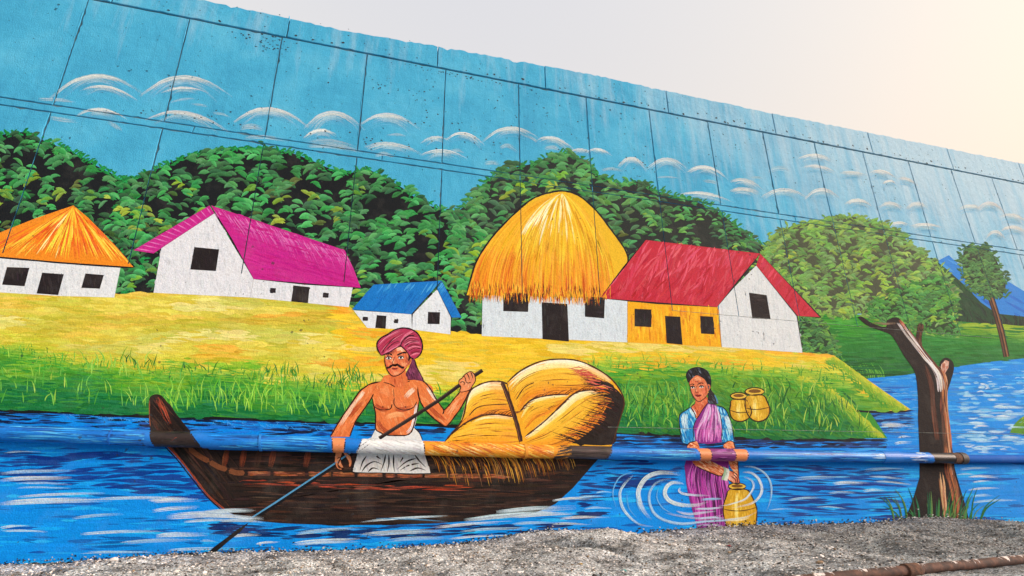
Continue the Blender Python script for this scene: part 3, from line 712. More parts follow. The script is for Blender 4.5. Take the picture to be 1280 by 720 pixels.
house('painted white house with a magenta pink roof', [[(268, 267), (202, 310), (192, 366), (313, 372), (317, 349)], [(317, 349), (441, 359), (436, 384), (313, 372)]],
      [[(167, 313), (262, 257), (268, 267), (192, 317)], [(264, 257), (300, 269), (360, 289), (431, 313), (442, 336), (451, 360), (380, 356), (317, 349), (292, 305)]],
      [[(243, 309), (274, 312), (270, 339), (238, 337)], rect(338, 360, 345, 366, .5), rect(404, 366, 411, 372, .5)], [[(367, 357), (387, 359), (385, 379), (364, 377)]],
      (226, 224, 226), pink, [([(263, 256), (290, 300), (317, 349)], 2), ([(268, 267), (202, 310)], 1.6), ([(317, 349), (313, 372)], 1.6), ([(317, 349), (380, 355), (451, 360)], 1.6), ([(202, 310), (192, 366)], 1.0)])
# small blue house
def blue(p, r):
    p.poly(r, (22, 118, 196)); p.level += .4
    xs = [a[0] for a in r]; top = min(a[1] for a in r)
    p.fill(r, 60, 2.2, (8, 26), (1, 2.4), lambda x, y: jit(mix((90, 176, 224), (18, 112, 192), (y - top) / 18), 10))
house('small painted white house with a blue roof', [[(442, 388), (515, 393), (515, 412), (459, 410)], [(547, 361), (516, 393), (515, 412), (563, 418), (564, 397)]],
      [[(440, 387), (467, 356), (552, 351), (515, 393)], [(552, 351), (577, 397), (564, 397), (546, 361)]],
      [rect(454, 396, 460, 401, .3), rect(493, 399, 498, 404, .3), rect(535, 390, 550, 405, .5)], [[(471, 394), (483, 395), (482, 411), (469, 410)]],
      (226, 228, 230), blue, [([(440, 387), (515, 393)], 1.4), ([(552, 351), (515, 393), (515, 412)], 1.5), ([(440, 387), (459, 410)], 1.2), ([(552, 351), (577, 397)], 1.2), ([(546, 361), (564, 397), (563, 418)], 1.0)])
# big domed thatch hut
DOME = sm([(583, 369), (588, 350), (596, 326), (614, 298), (640, 270), (665, 249), (687, 241), (704, 239), (722, 244), (742, 260), (762, 285), (785, 322), (770, 346), (752, 372)], 6)
def dome(p, r):
    p.poly(r, (234, 182, 40)); p.level += .4
    for _ in range(1300):
        t = random.random(); s = t * 2 - 1
        bx, by = 584 + 186 * t, 369 + 5 * t + random.uniform(-2, 9) * (1 if t < .9 else .2)
        P = []
        k0 = random.random() * .85; k1 = min(1, k0 + random.uniform(.12, .4))
        if random.random() < .3: k1 = 1.0; k0 = random.uniform(.55, .85)
        for k in np.linspace(k0, k1, 6):
            P.append((702 + (bx - 702) * math.sin(k * math.pi / 2) ** .92 , 242 + (by - 242) * (k ** 1.35)))
        if not all(inside(r, x, y) or y > 366 for x, y in P): continue
        km = (k0 + k1) / 2
        c = random.choice(((248, 206, 60), (238, 176, 40), (244, 190, 44), (222, 160, 40)))
        if s < -.45: c = mix(c, (240, 156, 34), .45)
        if km < .45 and abs(s) < .55 and random.random() < .5: c = random.choice(((250, 232, 150), (252, 240, 190)))
        if km > .7: c = mix(c, random.choice(((226, 96, 30), (240, 140, 30), (206, 70, 34))), (km - .6) * 2.2 * random.random() + .15)
        p.stroke(P, random.uniform(1, 2.8), jit(c, 12), None, (.3, .5))
    p.level += .6
    for _ in range(420):
        t = random.random(); x = 586 + 164 * t; y = 362 + 5 * t + random.uniform(-12, 6)
        p.stroke([(x, y), (x + random.uniform(-1, 1), y + 5), (x + random.uniform(-2, 2), y + random.uniform(8, 13))], random.uniform(.8, 1.7), jit(random.choice(((240, 150, 40), (210, 80, 30), (120, 50, 26), (60, 36, 26), (250, 190, 60))), 12), None, (.3, .8))
house('painted white hut under a tall golden domed thatch', [[(603, 369), (784, 374), (784, 428), (602, 420)]], [DOME],
      [[(629, 366), (661, 367), (660, 390), (629, 389)], [(731, 371), (756, 372), (755, 398), (731, 396)]], [[(677, 378), (709, 380), (711, 427), (678, 424)]],
      (214, 222, 226), dome, [(DOME[:-8], 2), ([(603, 370), (602, 420)], 1.4), ([(784, 376), (784, 428)], 1.6)])
# red roofed house
def red(p, r):
    p.poly(r, (196, 44, 62)); p.level += .4
    p.fill(r, 330 if max(a[0] for a in r) < 960 else 60, lambda x, y: 2.1 + random.uniform(-.4, .4), (8, 34), (1.2, 3.6), lambda x, y: jit(mix((222, 84, 104), (186, 36, 54), random.random() + (y - 330) / 120), 12), curve=.2)
hs = house('painted white gabled house with a red roof and an orange front', [[(945, 332), (898, 379), (902, 434), (1003, 441), (996, 395)]],
      [[(750, 373), (778, 336), (807, 300), (860, 306), (950, 317), (924, 350), (896, 384), (820, 379)], [(950, 317), (1026, 397), (996, 395), (945, 332)]],
      [[(936, 366), (958, 369), (963, 399), (940, 398)]], [], (222, 222, 220), red,
      [([(807, 300), (778, 336), (750, 373)], 1.8), ([(750, 373), (820, 379), (896, 384)], 2), ([(950, 317), (924, 350), (896, 384)], 2), ([(896, 384), (902, 434)], 1.8), ([(950, 317), (1026, 397), (996, 395)], 1.6), ([(945, 332), (996, 395), (1003, 441)], 1.4), ([(807, 300), (950, 317)], 1.2)])
p = Paint(13.8); yw = [(784, 377), (897, 383), (902, 434), (784, 428)]; p.poly(yw, (240, 170, 30)); p.level += .1
p.fill(yw, 160, 1.5, (8, 24), (1.5, 3), lambda x, y: jit(random.choice(((250, 190, 40), (236, 158, 26), (246, 176, 30), (228, 140, 30))), 10))
part(p, 'front_wall', hs, 'orange yellow front wall')
for w, nm in (([(793, 386), (814, 387), (814, 409), (793, 408)], 'window'), ([(875, 395), (891, 396), (893, 418), (876, 417)], 'window'), ([(831, 395), (850, 396), (853, 431), (833, 429)], 'door')):
    p = Paint(15.6); p.poly(w, (36, 30, 32)); p.fill(w, 16, 1.5, (4, 14), (1, 2.4), lambda x, y: jit((44, 38, 40), 9)); part(p, nm, hs)

# ------------------------------------------------------------------ painted boat, hay, people
SK = (228, 120, 62)
p = Paint(13)
hull = sm([(186, 503), (188, 496), (194, 493), (201, 494), (208, 501), (221, 518), (233, 533), (250, 553)], 4) + [(262, 562), (440, 566), (620, 572), (765, 560)] + [(764, 556), (742, 580), (716, 610), (694, 630)] + sm([(694, 630), (660, 643), (600, 650), (520, 655), (420, 656), (330, 652), (285, 640), (262, 622), (243, 598), (225, 575), (208, 558), (190, 542), (187, 525), (186, 503)], 4)
p.poly(hull, (40, 29, 26)); p.level = 13.2
p.fill(hull, 620, lambda x, y: random.uniform(-.06, .06) if x > 290 else .9, (14, 60), (1.2, 3.4), lambda x, y: jit(random.choice(((50, 36, 30), (34, 25, 24), (62, 42, 34), (28, 22, 22), (74, 44, 34))), 7), seg=6)
for b in ([(300, 603), (420, 607), (540, 609), (640, 611)],):
    for _ in range(60):
        x = random.uniform(285, 560); y = interp(x, b) + random.uniform(-3, 4); l = random.uniform(14, 46)
        p.stroke([(x, y), (x + l / 2, y), (x + l, y + .6)], random.uniform(1, 2.2), jit(random.choice(((150, 58, 38), (110, 50, 36), (176, 70, 44))), 14), None, (.4, .5))
for _ in range(60):
    x = random.uniform(180, 700); y = random.uniform(615, 648)
    if inside(hull, x, y) and inside(hull, x + 30, y): p.stroke([(x, y), (x + 15, y), (x + 30, y + .5)], 1, jit((78, 58, 46), 10), None, (.5, .5))
p.line(sm([(208, 556), (225, 574), (243, 597), (262, 621), (285, 640)], 5), 2.6, (140, 62, 42)); p.line(sm([(205, 557), (222, 575), (240, 598), (259, 621), (280, 640)], 5), 1.4, (24, 20, 22))
p.dry(sm([(197, 496), (202, 508), (208, 522), (213, 531)], 5), 8, (176, 74, 48), 6, .3)
p.line(sm([(187, 500), (187, 520), (188, 533)], 4), 1.4, (150, 80, 50))
boat = part(p, 'painted_boat', label='dark brown painted wooden boat with a raised prow')
p = Paint(14.2)       # ribs inside and gunwale
for x0, x1 in ((284, 280), (306, 302), (343, 338), (386, 382), (325, 320)):
    p.dry([(x0, 562), ((x0 + x1) / 2, 572), (x1, 584)], 8, (128, 62, 40) if x0 != 325 else (70, 46, 36), 5, .2, 14)
for a, b in (((236, 560), (262, 577)), ((262, 577), (284, 587)), ((286, 588), (306, 591))):
    p.stroke(sm([a, ((a[0] + b[0]) / 2, (a[1] + b[1]) / 2 + 1.5), b], 4), 6.5, (120, 70, 44), None, (.05, .05)); p.stroke(sm([a, ((a[0] + b[0]) / 2, (a[1] + b[1]) / 2 - .5), b], 4), 1.6, (176, 104, 62), None, (.05, .05))
tag(part(p, 'rib_strokes', boat), kind='stuff')
for x0, x1 in ((310, 338), (342, 381), (386, 414), (416, 443), (447, 478), (482, 494), (497, 528), (531, 560), (562, 600), (603, 640)):
    p = Paint(15); y = 592 + (x0 - 310) * .012
    p.poly([(x0, y - 3), (x1, y - 2.6), (x1, y + 2.6), (x0, y + 2.4)], jit((104, 62, 42), 14)); p.fill([(x0, y - 3), (x1, y - 2.6), (x1, y + 2.6), (x0, y + 2.4)], 14, 0, (8, 20), (.8, 1.6), lambda x, y: jit((160, 88, 54), 20)); part(p, 'gunwale_board', boat)
# hay
HAYL = sm([(556, 552), (566, 540), (578, 524), (586, 492), (597, 482), (612, 477), (626, 477), (634, 480)], 5) + [(652, 566), (552, 562)]
HAYR = sm([(632, 480), (650, 464), (675, 452), (700, 449), (722, 451), (742, 459), (762, 472), (775, 488), (780, 503), (777, 517), (771, 536), (764, 560)], 5) + [(652, 566)]
p = Paint(16); p.poly(HAYL, (242, 180, 44)); p.poly(HAYR, (240, 170, 40))
hay = part(p, 'painted_hay', label='golden painted hay bundles tied with a dark rope')
q = Paint(17)
def haycol(t): return jit(mix(random.choice(((250, 200, 60), (244, 176, 40), (252, 214, 90), (236, 150, 40))), (226, 104, 34), max(0, t)), 12)
def strands(c0, c1, c2, n, spread, lw=(1.0, 2.4), colf=None, poly=None, ln=1):
    base = sm([c0, c1, c2], 8)
    for _ in range(n):
        oy = random.uniform(0, 1); a = random.uniform(0, .7); b = min(1, a + random.uniform(.2, .6) * ln)
        i0, i1 = int(a * 16), max(int(a * 16) + 3, int(b * 16))
        P = [(x + spread[0] * oy * (1 - k / 16), y + spread[1] * oy * (.3 + .7 * (1 - abs(k - 8) / 10))) for k, (x, y) in list(enumerate(base))[i0:i1 + 1]]
        P = [pt for pt in P if (poly is None or inside(poly, *pt))]
        if len(P) < 3: continue
        q.stroke(P, random.uniform(*lw), (colf or (lambda o: haycol(o * .4)))(oy), None, (.3, .4))
def bundle(U, Lo, n, top=.16, poly=None):
    U, Lo = sm(U, 6), sm(Lo, 6); m_ = 24
    def at(c, t): f_ = t * (len(c) - 1); i = min(int(f_), len(c) - 2); r = f_ - i; return (c[i][0] + (c[i + 1][0] - c[i][0]) * r, c[i][1] + (c[i + 1][1] - c[i][1]) * r)
    for _ in range(n):
        v0 = random.random(); dv_ = random.uniform(-.06, .12); a = random.uniform(0, .75); b = min(1, a + random.uniform(.2, .5)); P = []
        for k in range(9):
            t = a + (b - a) * k / 8; v = min(1, max(0, v0 + dv_ * (t - a))); u_, l_ = at(U, t), at(Lo, t); P.append((u_[0] + (l_[0] - u_[0]) * v, u_[1] + (l_[1] - u_[1]) * v))
        t = (a + b) / 2; c = mix((250, 206, 70), (240, 168, 40), v0 * 1.2)
        if v0 < top: c = mix((254, 244, 214), (252, 220, 120), v0 / top)
        if t > .72: c = mix(c, (230, 120, 50), (t - .72) * 2.6)
        if v0 > .62: c = mix(c, (226, 124, 34), (v0 - .62) * 2)
        w_ = random.uniform(1.2, 2.8)
        if random.random() < .16 and v0 > .2: c = random.choice(((150, 84, 30), (110, 60, 28), (176, 100, 34))); w_ = random.uniform(.6, 1.2)
        q.stroke(P, w_, jit(c, 9), None, (.35, .45))
bundle([(566, 541), (590, 525), (612, 519), (643, 521)], [(556, 556), (590, 560), (625, 562), (652, 562)], 130, .1)
bundle([(577, 526), (586, 493), (597, 483), (612, 478), (629, 478)], [(570, 536), (590, 524), (610, 518), (628, 518), (642, 520)], 230, .24)
q.level = 17.3
bundle([(633, 481), (650, 465), (675, 453), (700, 450), (725, 453), (745, 461), (764, 474)], [(649, 520), (656, 503), (668, 496), (690, 493), (712, 492), (735, 488), (757, 490)], 330, .26)
bundle([(650, 520), (659, 504), (672, 497), (692, 494), (711, 494)], [(655, 538), (668, 524), (682, 518), (696, 510), (707, 500)], 120, .2)
q.level = 17.6
bundle([(655, 548), (678, 528), (698, 510), (716, 494), (732, 488), (756, 490)], [(654, 562), (690, 562), (716, 552), (740, 536), (752, 518), (761, 502)], 300, .2)
for e_ in ([(563, 544), (580, 530), (602, 520), (622, 518), (641, 521)], [(650, 514), (664, 500), (688, 494), (711, 493)], [(656, 546), (680, 527), (700, 508), (716, 493), (732, 488), (750, 488)]):
    c_ = sm(e_, 6)
    for _ in range(34):
        i = random.randrange(len(c_) - 1); x, y = c_[i]; l = random.uniform(6, 18)
        q.stroke(sm([(x, y), (x + l * .5, y - l * .35), (x + l, y - l * .45)], 3), random.uniform(.7, 1.5), jit((112, 58, 26), 14), None, (.05, .8))
q.level = 18
dk = sm([(748, 478), (762, 482), (774, 490), (780, 503), (777, 517), (771, 536), (764, 556), (705, 552), (722, 540), (742, 528), (756, 512), (756, 496)], 4, True)
q.poly(dk, (40, 32, 30), -.5)
for _ in range(150):
    t = random.random(); x0, y0 = interp(t, ((0, 752), (.4, 762), (.7, 748), (1, 712))), interp(t, ((0, 476), (.4, 500), (.7, 528), (1, 552)))
    l = random.uniform(8, 30); q.stroke(sm([(x0 + 14, y0 + 6), (x0 + 4, y0 + 1), (x0 - l, y0 - l * .35 + random.uniform(-2, 6))], 4), random.uniform(1, 2.4), jit((40, 30, 28), 8), None, (0, .8))
for _ in range(70):
    t = random.random(); x0, y0 = interp(t, ((0, 760), (.4, 768), (.7, 752), (1, 718))), interp(t, ((0, 486), (.4, 506), (.7, 530), (1, 550)))
    q.stroke(sm([(x0, y0), (x0 - 8, y0 - 3), (x0 - random.uniform(14, 30), y0 - 2)], 4), random.uniform(.8, 1.5), jit(random.choice(((226, 110, 40), (240, 160, 50), (180, 80, 40))), 12), None, (.5, .6))
for _ in range(40):
    x0 = random.uniform(735, 772); y0 = interp(x0, ((735, 462), (772, 490))); q.stroke([(x0, y0), (x0 - 12, y0 - 4 + random.uniform(0, 6)), (x0 - 26, y0 - 6 + random.uniform(0, 8))], 1.5, jit((206, 90, 70), 20), None, (.3, .6))
tag(part(q, 'hay_strands', hay), kind='stuff')
p = Paint(19)
for l, w in ((HAYL[:-1], 1.8), (HAYR[:-1], 1.8), (sm([(563, 544), (580, 530), (602, 520), (622, 518), (641, 521)], 6), 2.0), (sm([(650, 514), (664, 500), (688, 494), (711, 493)], 6), 1.8), (sm([(656, 546), (680, 527), (700, 508), (716, 493), (732, 488), (750, 488)], 6), 1.9), (sm([(645, 500), (655, 485), (668, 478)], 5), 1.2), (sm([(586, 520), (600, 508), (636, 505)], 5), 1.2)): p.line(l, w, (74, 42, 28))
part(p, 'outline', hay)
p = Paint(19.4); rp = sm([(627, 477), (634, 494), (641, 514), (647, 534), (651, 552)], 5)
p.stroke(rp, 5.2, (62, 40, 34), None, (.05, 0), .1, 19.45); p.stroke([(x - 1.2, y) for x, y in rp], 1.2, (120, 76, 56), None, (.05, 0), .3, 19.9); part(p, 'rope', hay)
q = Paint(15.4)
for _ in range(260):
    x = random.uniform(535, 712); l = random.uniform(8, 34) * (1 - max(0, (x - 640) / 130)) + 4; y = random.uniform(564, 574)
    c = random.choice(((206, 132, 40), (176, 98, 36), (220, 160, 60), (110, 62, 30), (50, 36, 28), (60, 40, 30), (130, 90, 50)))
    q.stroke(sm([(x, y), (x + l * .3, y + l * .4), (x + l * .45, y + l * .95)], 4), random.uniform(.9, 2), jit(c, 14), None, (.1, .7))
tag(part(q, 'hanging_straw', hay), kind='stuff')

def skin_strokes(p, poly, n, ang, tone=(232, 128, 68), hi=(250, 196, 150), lo=(190, 76, 40)):
    p.fill(poly, n, ang, (4, 16), (1.2, 3), lambda x, y: jit(mix(tone, hi if random.random() < .4 else lo, random.random() * .32), 6), seg=5, curve=.2)
# the boatman
p = Paint(17.4)
torso = [(480, 470), (487, 468), (500, 470), (507, 475), (518, 474), (532, 478), (540, 483), (542, 490)] + sm([(524, 499), (522, 512), (518, 529), (514, 540), (508, 544), (501, 544.5), (483, 544), (476, 541), (470, 537), (469.5, 528), (469.5, 517), (467, 506), (465.5, 497)], 3) + [(456, 486), (464, 481), (476, 477)]
armL = sm([(476, 477), (463, 480), (455, 485), (449, 490), (438, 506), (427, 522), (418, 537), (413, 546)], 3) + [(437, 546)] + sm([(440, 538), (445, 526), (454, 513), (463, 499), (467, 492)], 3)
armR = sm([(522, 474), (531, 478), (539, 488), (544, 497), (550, 506), (554.7, 513)], 3) + sm([(560, 508), (568, 498), (575, 490), (576, 482)], 3) + sm([(587, 487), (583, 497), (576, 510), (568, 521), (562, 529), (557, 533), (550, 529), (541, 522), (532, 513), (526, 503), (522, 494)], 3)
for a in (torso, armL, armR): p.poly(a, SK)
p.level = 17.6
skin_strokes(p, torso, 240, 1.2); skin_strokes(p, armL, 110, 2.1); skin_strokes(p, armR, 60, .9); skin_strokes(p, [(556, 515), (576, 488), (586, 488), (560, 530)], 50, 2.3)
man = part(p, 'painted_boatman', label='painted bare chested boatman in a pink turban and white loincloth')
p = Paint(18.6)
def hi(pts, w, c=(250, 216, 184), n=5): p.dry(sm(pts, 5), w, c, n, .35, 8)
hi([(518, 486), (512, 491), (506, 498)], 6); hi([(448, 496), (440, 509), (430, 524), (424, 534)], 5); hi([(534, 484), (540, 493), (547, 504)], 5, (252, 232, 212)); hi([(455, 489), (450, 496), (444, 504)], 5); hi([(482, 522), (496, 518), (506, 520)], 7, (248, 170, 110)); hi([(474, 488), (482, 490), (488, 497)], 7, (246, 150, 92)); hi([(572, 500), (566, 510), (560, 520)], 4, (246, 170, 120))
for s in ([(472, 524), (476, 534), (486, 541), (500, 542)], [(468, 505), (476, 511), (486, 512)], [(494, 511), (503, 512), (516, 509)], [(536, 508), (546, 518), (556, 526)], [(436, 522), (444, 512), (456, 500)]): p.dry(sm(s, 5), 6, (176, 70, 38), 5, .35, 10)
p.dry(sm([(521, 505), (519, 520), (515, 534), (508, 542)], 6), 5, (240, 236, 232), 5, .1, 6)
L = lambda pts, w=1.2: p.line(sm(pts, 5), w, (52, 26, 20))
L([(476, 477), (463, 480), (455, 485), (449, 490), (438, 506), (427, 522), (418, 537), (413, 546)], 1.7); L([(467, 492), (463, 500), (454, 513), (445, 526), (440, 538), (437, 546)], 1.5)
L([(465.5, 497), (467, 506), (469.5, 517), (469.5, 528), (470, 537), (476, 541), (483, 544), (501, 544.5), (508, 544), (514, 540), (518, 529), (522, 512), (524, 499)], 1.5)
L([(507, 475), (522, 474), (531, 478), (539, 488), (544, 497), (550, 506), (554.7, 513), (553, 518)], 1.7); L([(554.7, 513), (560, 508), (568, 498), (575, 490)], 1.5); L([(587, 487), (583, 497), (576, 510), (568, 521), (562, 529), (557, 533), (550, 529), (541, 522), (532, 513), (526, 503), (523, 494), (522, 484)], 1.7)
L([(468, 508), (472, 511), (479, 512.5), (488, 511), (490, 505)]); L([(493, 497), (492.5, 505), (498, 511), (508, 512.5), (517, 509), (521, 502)]); L([(479, 478), (487, 480), (494, 484)], 1.0); L([(513, 476), (506, 479), (500, 485)], 1.0); L([(492, 486), (492.5, 497)], .8)
for x, y in ((478.5, 508.7), (506.6, 508.7)): p.poly([(x + 1.2 * math.cos(a), y + .9 * math.sin(a)) for a in np.linspace(0, 5.5, 7)], (90, 36, 26), .9)
tag(part(p, 'body_shading', man), kind='stuff')
# loincloth
p = Paint(18.8)
c1 = [(469, 537), (464, 547), (450, 552), (528, 552), (524, 541), (517, 534), (513, 541), (507, 545), (484, 545), (475, 541)]; c2 = sm([(447, 564), (444, 576), (441, 590)], 3) + [(470, 591), (538, 592)] + sm([(536, 582), (530, 564)], 3)
for c in (c1, c2): p.poly(c, (226, 222, 216))
p.level += .2; p.fill(c2, 60, 1.4, (6, 18), (1.5, 3), lambda x, y: jit((214, 208, 204), 14))
p.level += .5
for s in ([(458, 570), (453, 578), (450, 588)], [(452, 590), (458, 582), (468, 577), (478, 581)], [(460, 590), (466, 585), (474, 587)], [(482, 568), (480, 578), (476, 589)], [(486, 568), (486, 580), (484, 590)], [(492, 568), (492, 580), (493, 590)], [(520, 573), (508, 577), (496, 587)], [(524, 579), (510, 582), (500, 588)], [(518, 568), (524, 576), (532, 584)], [(505, 570), (500, 578)], [(470, 570), (476, 574)], [(512, 589), (522, 585), (532, 588)]):
    p.stroke(sm(s, 4), 2.3, (44, 40, 42), None, (.3, .7))
p.line(sm([(447, 564), (444, 576), (441, 590), (470, 591), (538, 592), (536, 582), (530, 564)], 3), 1.3, (34, 30, 32)); p.line([(469, 537), (464, 547)], 1.2); p.line(sm([(517, 534), (524, 541), (528, 550)], 3), 1.2)
part(p, 'loincloth', man, 'white cloth with black fold strokes')
# hands
def hand(polys, lines, lab=None):
    p = Paint(20.6)
    for a in polys: p.poly(a, (232, 140, 90)); p.fill(a, 12, 2.0, (3, 8), (1, 2), lambda x, y: jit(mix((240, 170, 126), (200, 96, 60), random.random() * .6), 8))
    for l in lines: p.line(sm(l, 4), 1.1, (62, 28, 22))
    return part(p, 'hand', man)
fingers = [[(420, 563), (428, 564), (426, 572), (422.5, 580), (424, 585), (429, 585), (426.5, 587.5), (421, 585), (418.5, 578)], [(428, 563), (433, 566), (438, 570), (440, 577), (438.5, 583), (436, 583.5), (435.5, 577), (432, 571)], [(421, 574), (425, 572), (427, 579), (429.5, 584), (427.5, 586), (423, 581)]]
hand(fingers, fingers)
fist = Z(5.54, 500, 450, sm([(408, 165), (410, 140), (430, 125), (445, 105), (465, 90), (490, 80), (512, 98), (522, 130), (518, 152), (500, 180), (480, 208), (418, 222), (420, 185)], 3, True))
hand([fist], [fist + [fist[0]]] + [Z(5.54, 500, 450, a) for a in ([(440, 108), (452, 128), (455, 150)], [(462, 92), (475, 115), (480, 138)], [(488, 84), (498, 105), (503, 128)], [(415, 160), (432, 150), (446, 160), (440, 176)], [(455, 150), (470, 160), (490, 155)])])
# head
p = Paint(19.6)
S = lambda pts, n=3, c=False: Z(7.2, 450, 400, sm(pts, n, c))
tail = S([(465, 350), (490, 360), (510, 420), (540, 480), (575, 548), (500, 540), (415, 528), (412, 480), (440, 430), (455, 380)], 3, True)
p.poly(tail, (106, 44, 70)); p.fill(tail, 40, 1.2, (4, 12), (.8, 2), lambda x, y: jit(random.choice(((120, 54, 84), (74, 30, 50), (140, 64, 96))), 8)); p.line(S([(490, 350), (510, 420), (540, 480), (575, 548)]), 1.3); part(p, 'turban_tail', man)
p = Paint(20)
neck = S([(278, 470), (270, 510), (262, 550), (330, 610), (380, 605), (430, 555), (412, 500), (410, 430)], 2)
p.poly(neck, (222, 112, 62)); p.fill(neck, 40, 1.3, (4, 10), (1, 2), lambda x, y: jit(mix((236, 130, 76), (190, 84, 48), random.random()), 8)); part(p, 'neck', man)
p = Paint(21)
face = S([(226, 316), (222, 360), (230, 410), (245, 450), (270, 488), (300, 506), (338, 500), (378, 476), (410, 440), (432, 410), (452, 400), (463, 370), (458, 348), (440, 340), (432, 300), (400, 262), (365, 236), (330, 250), (280, 282), (232, 305)], 2, True)
p.poly(face, (232, 128, 80))
p.fill(face, 110, 1.2, (3, 8), (1, 2), lambda x, y: jit(mix((240, 140, 92), (206, 92, 60), random.random()), 8))
p.level += .3
fs = lambda pts, w, c: p.dry(S(pts, 4), w, c, 5, .25, 8)
fs([(330, 270), (365, 262), (400, 285)], 5, (250, 206, 170)); fs([(300, 340), (296, 370), (300, 395)], 3, (250, 190, 140)); fs([(370, 390), (400, 400), (420, 380)], 5, (246, 160, 110)); fs([(240, 330), (275, 300), (330, 272)], 3, (140, 60, 50)); fs([(420, 330), (432, 370), (420, 420)], 4, (170, 76, 56)); fs([(235, 390), (250, 440), (285, 485)], 4, (222, 90, 60)); fs([(300, 480), (330, 478), (350, 470)], 4, (248, 170, 120))
fl = lambda pts, w=1.0, c=(40, 24, 24): p.line(S(pts, 4), w, c, off=p.level + 1.2)
for ex, ey in ((258, 343), (367, 339)):
    p.poly(S([(ex - 25, ey + 3), (ex - 8, ey - 11), (ex + 12, ey - 9), (ex + 27, ey + 3), (ex + 8, ey + 12), (ex - 10, ey + 12)], 2, True), (236, 224, 214), .95)
    p.poly(S([(ex + 11 * math.cos(a), ey + 1 + 11 * math.sin(a)) for a in np.linspace(0, 5.6, 8)], 1, True), (44, 28, 26), 1.05)
    fl([(ex - 27, ey + 2), (ex - 8, ey - 13), (ex + 14, ey - 10), (ex + 30, ey + 4)], 1.1); fl([(ex - 20, ey + 12), (ex, ey + 16), (ex + 20, ey + 10)], .6, (120, 56, 40))
fl([(334, 318), (360, 305), (392, 294), (420, 298)], 1.9); fl([(292, 318), (268, 306), (246, 305), (232, 314)], 1.7)
fl([(312, 330), (302, 360), (288, 388), (298, 402), (318, 398)], .8, (120, 50, 36)); fl([(318, 398), (332, 396), (336, 386)], .7, (120, 50, 36))
fl([(316, 408), (290, 408), (268, 424), (252, 432), (240, 424)], 2.6); fl([(316, 408), (338, 404), (358, 418), (378, 430), (396, 424)], 2.6); fl([(300, 404), (318, 411), (334, 403)], 2.2)
p.poly(S([(284, 436), (305, 430), (320, 433), (338, 432), (330, 446), (308, 450), (292, 446)], 2, True), (176, 60, 54), 1.0); fl([(282, 437), (308, 440), (340, 433)], .6)
fl([(226, 316), (222, 360), (230, 410), (245, 450), (270, 488), (300, 506), (338, 500), (378, 476), (410, 440), (420, 425)], 1.2, (70, 32, 26)); fl([(440, 345), (452, 360), (446, 385), (432, 400)], .8, (110, 50, 36))
p.poly(S([(432, 300), (455, 335), (470, 350), (450, 350), (440, 375), (432, 360), (436, 335)], 2, True), (30, 24, 28), 1.1)
part(p, 'face', man)
p = Paint(22.8)
turban = S([(192, 322), (165, 280), (152, 235), (162, 192), (200, 155), (250, 130), (300, 96), (350, 78), (400, 73), (460, 85), (510, 115), (545, 165), (562, 230), (552, 290), (522, 332), (488, 352), (452, 335), (430, 300), (400, 263), (365, 237), (330, 250), (280, 282), (232, 306)], 3, True)
p.poly(turban, (180, 54, 88))
for c0, c1, c2 in (((180, 290), (260, 200), (400, 110)), ((200, 310), (270, 240), (370, 200)), ((165, 230), (240, 160), (360, 95)), ((380, 190), (440, 140), (520, 150)), ((390, 230), (450, 190), (540, 200)), ((420, 270), (480, 240), (550, 250)), ((450, 310), (500, 290), (540, 290)), ((360, 215), (410, 150), (480, 100)), ((230, 290), (300, 250), (350, 225))):
    for _ in range(11):
        o = random.uniform(-22, 22); P = S([(c0[0], c0[1] + o), (c1[0], c1[1] + o), (c2[0], c2[1] + o * .7)], 4)
        P = [q_ for q_ in P if inside(turban, *q_)]
        if len(P) > 3: p.stroke(P, random.uniform(.8, 1.9), jit(random.choice(((206, 84, 112), (164, 44, 74), (222, 116, 138), (190, 62, 90), (134, 36, 58))), 10), None, (.3, .4))
p.level += .2
tl = lambda pts, w=1.2, c=(58, 18, 34): p.line(S(pts, 4), w, c)
tl([(365, 237), (375, 200), (410, 160), (450, 140), (490, 145)], 1.5); tl([(192, 322), (165, 280), (152, 235), (162, 192), (200, 155), (250, 130), (300, 96), (350, 78), (400, 73), (460, 85), (510, 115), (545, 165), (562, 230), (552, 290), (522, 332), (488, 352)], 1.7, (34, 16, 24)); tl([(200, 300), (240, 230), (320, 150)], 1.0); tl([(240, 270), (300, 210), (360, 190)], 1.0); tl([(192, 322), (232, 306), (280, 282), (330, 250), (365, 237), (400, 263), (430, 300), (452, 335), (488, 352)], 1.3, (40, 16, 26)); tl([(400, 240), (460, 200), (530, 190)], .9); tl([(430, 285), (490, 255), (545, 260)], .9)
part(p, 'turban', man, 'rose pink wound turban')
# pole
p = Paint(20); P1 = [(603, 463), (575, 481), (550, 499.5), (515, 522), (480, 544), (474, 548)]
p.stroke(P1, 4.6, (38, 30, 30), None, (0, 0), 0, 20.1); p.stroke([(x - .8, y - 1.2) for x, y in P1], .9, (86, 66, 60), None, (0, 0), 0, 20.6)
P2 = [(441, 566), (418, 582), (380, 607), (345, 630), (312, 651)]
p.stroke(P2, 5, (22, 22, 26), None, (0, 0), 0, 20.1); p.stroke([(x - .6, y - 1.9) for x, y in P2], 1.9, (84, 150, 190), None, (0, 0), .2, 20.7)
P3 = [(310, 654), (298, 664), (285, 674), (270, 686), (256, 697)]; p.stroke(P3, 5.5, (24, 22, 24), None, (.1, 0), .15)
part(p, 'painted_pole', label='long dark painted boat pole')
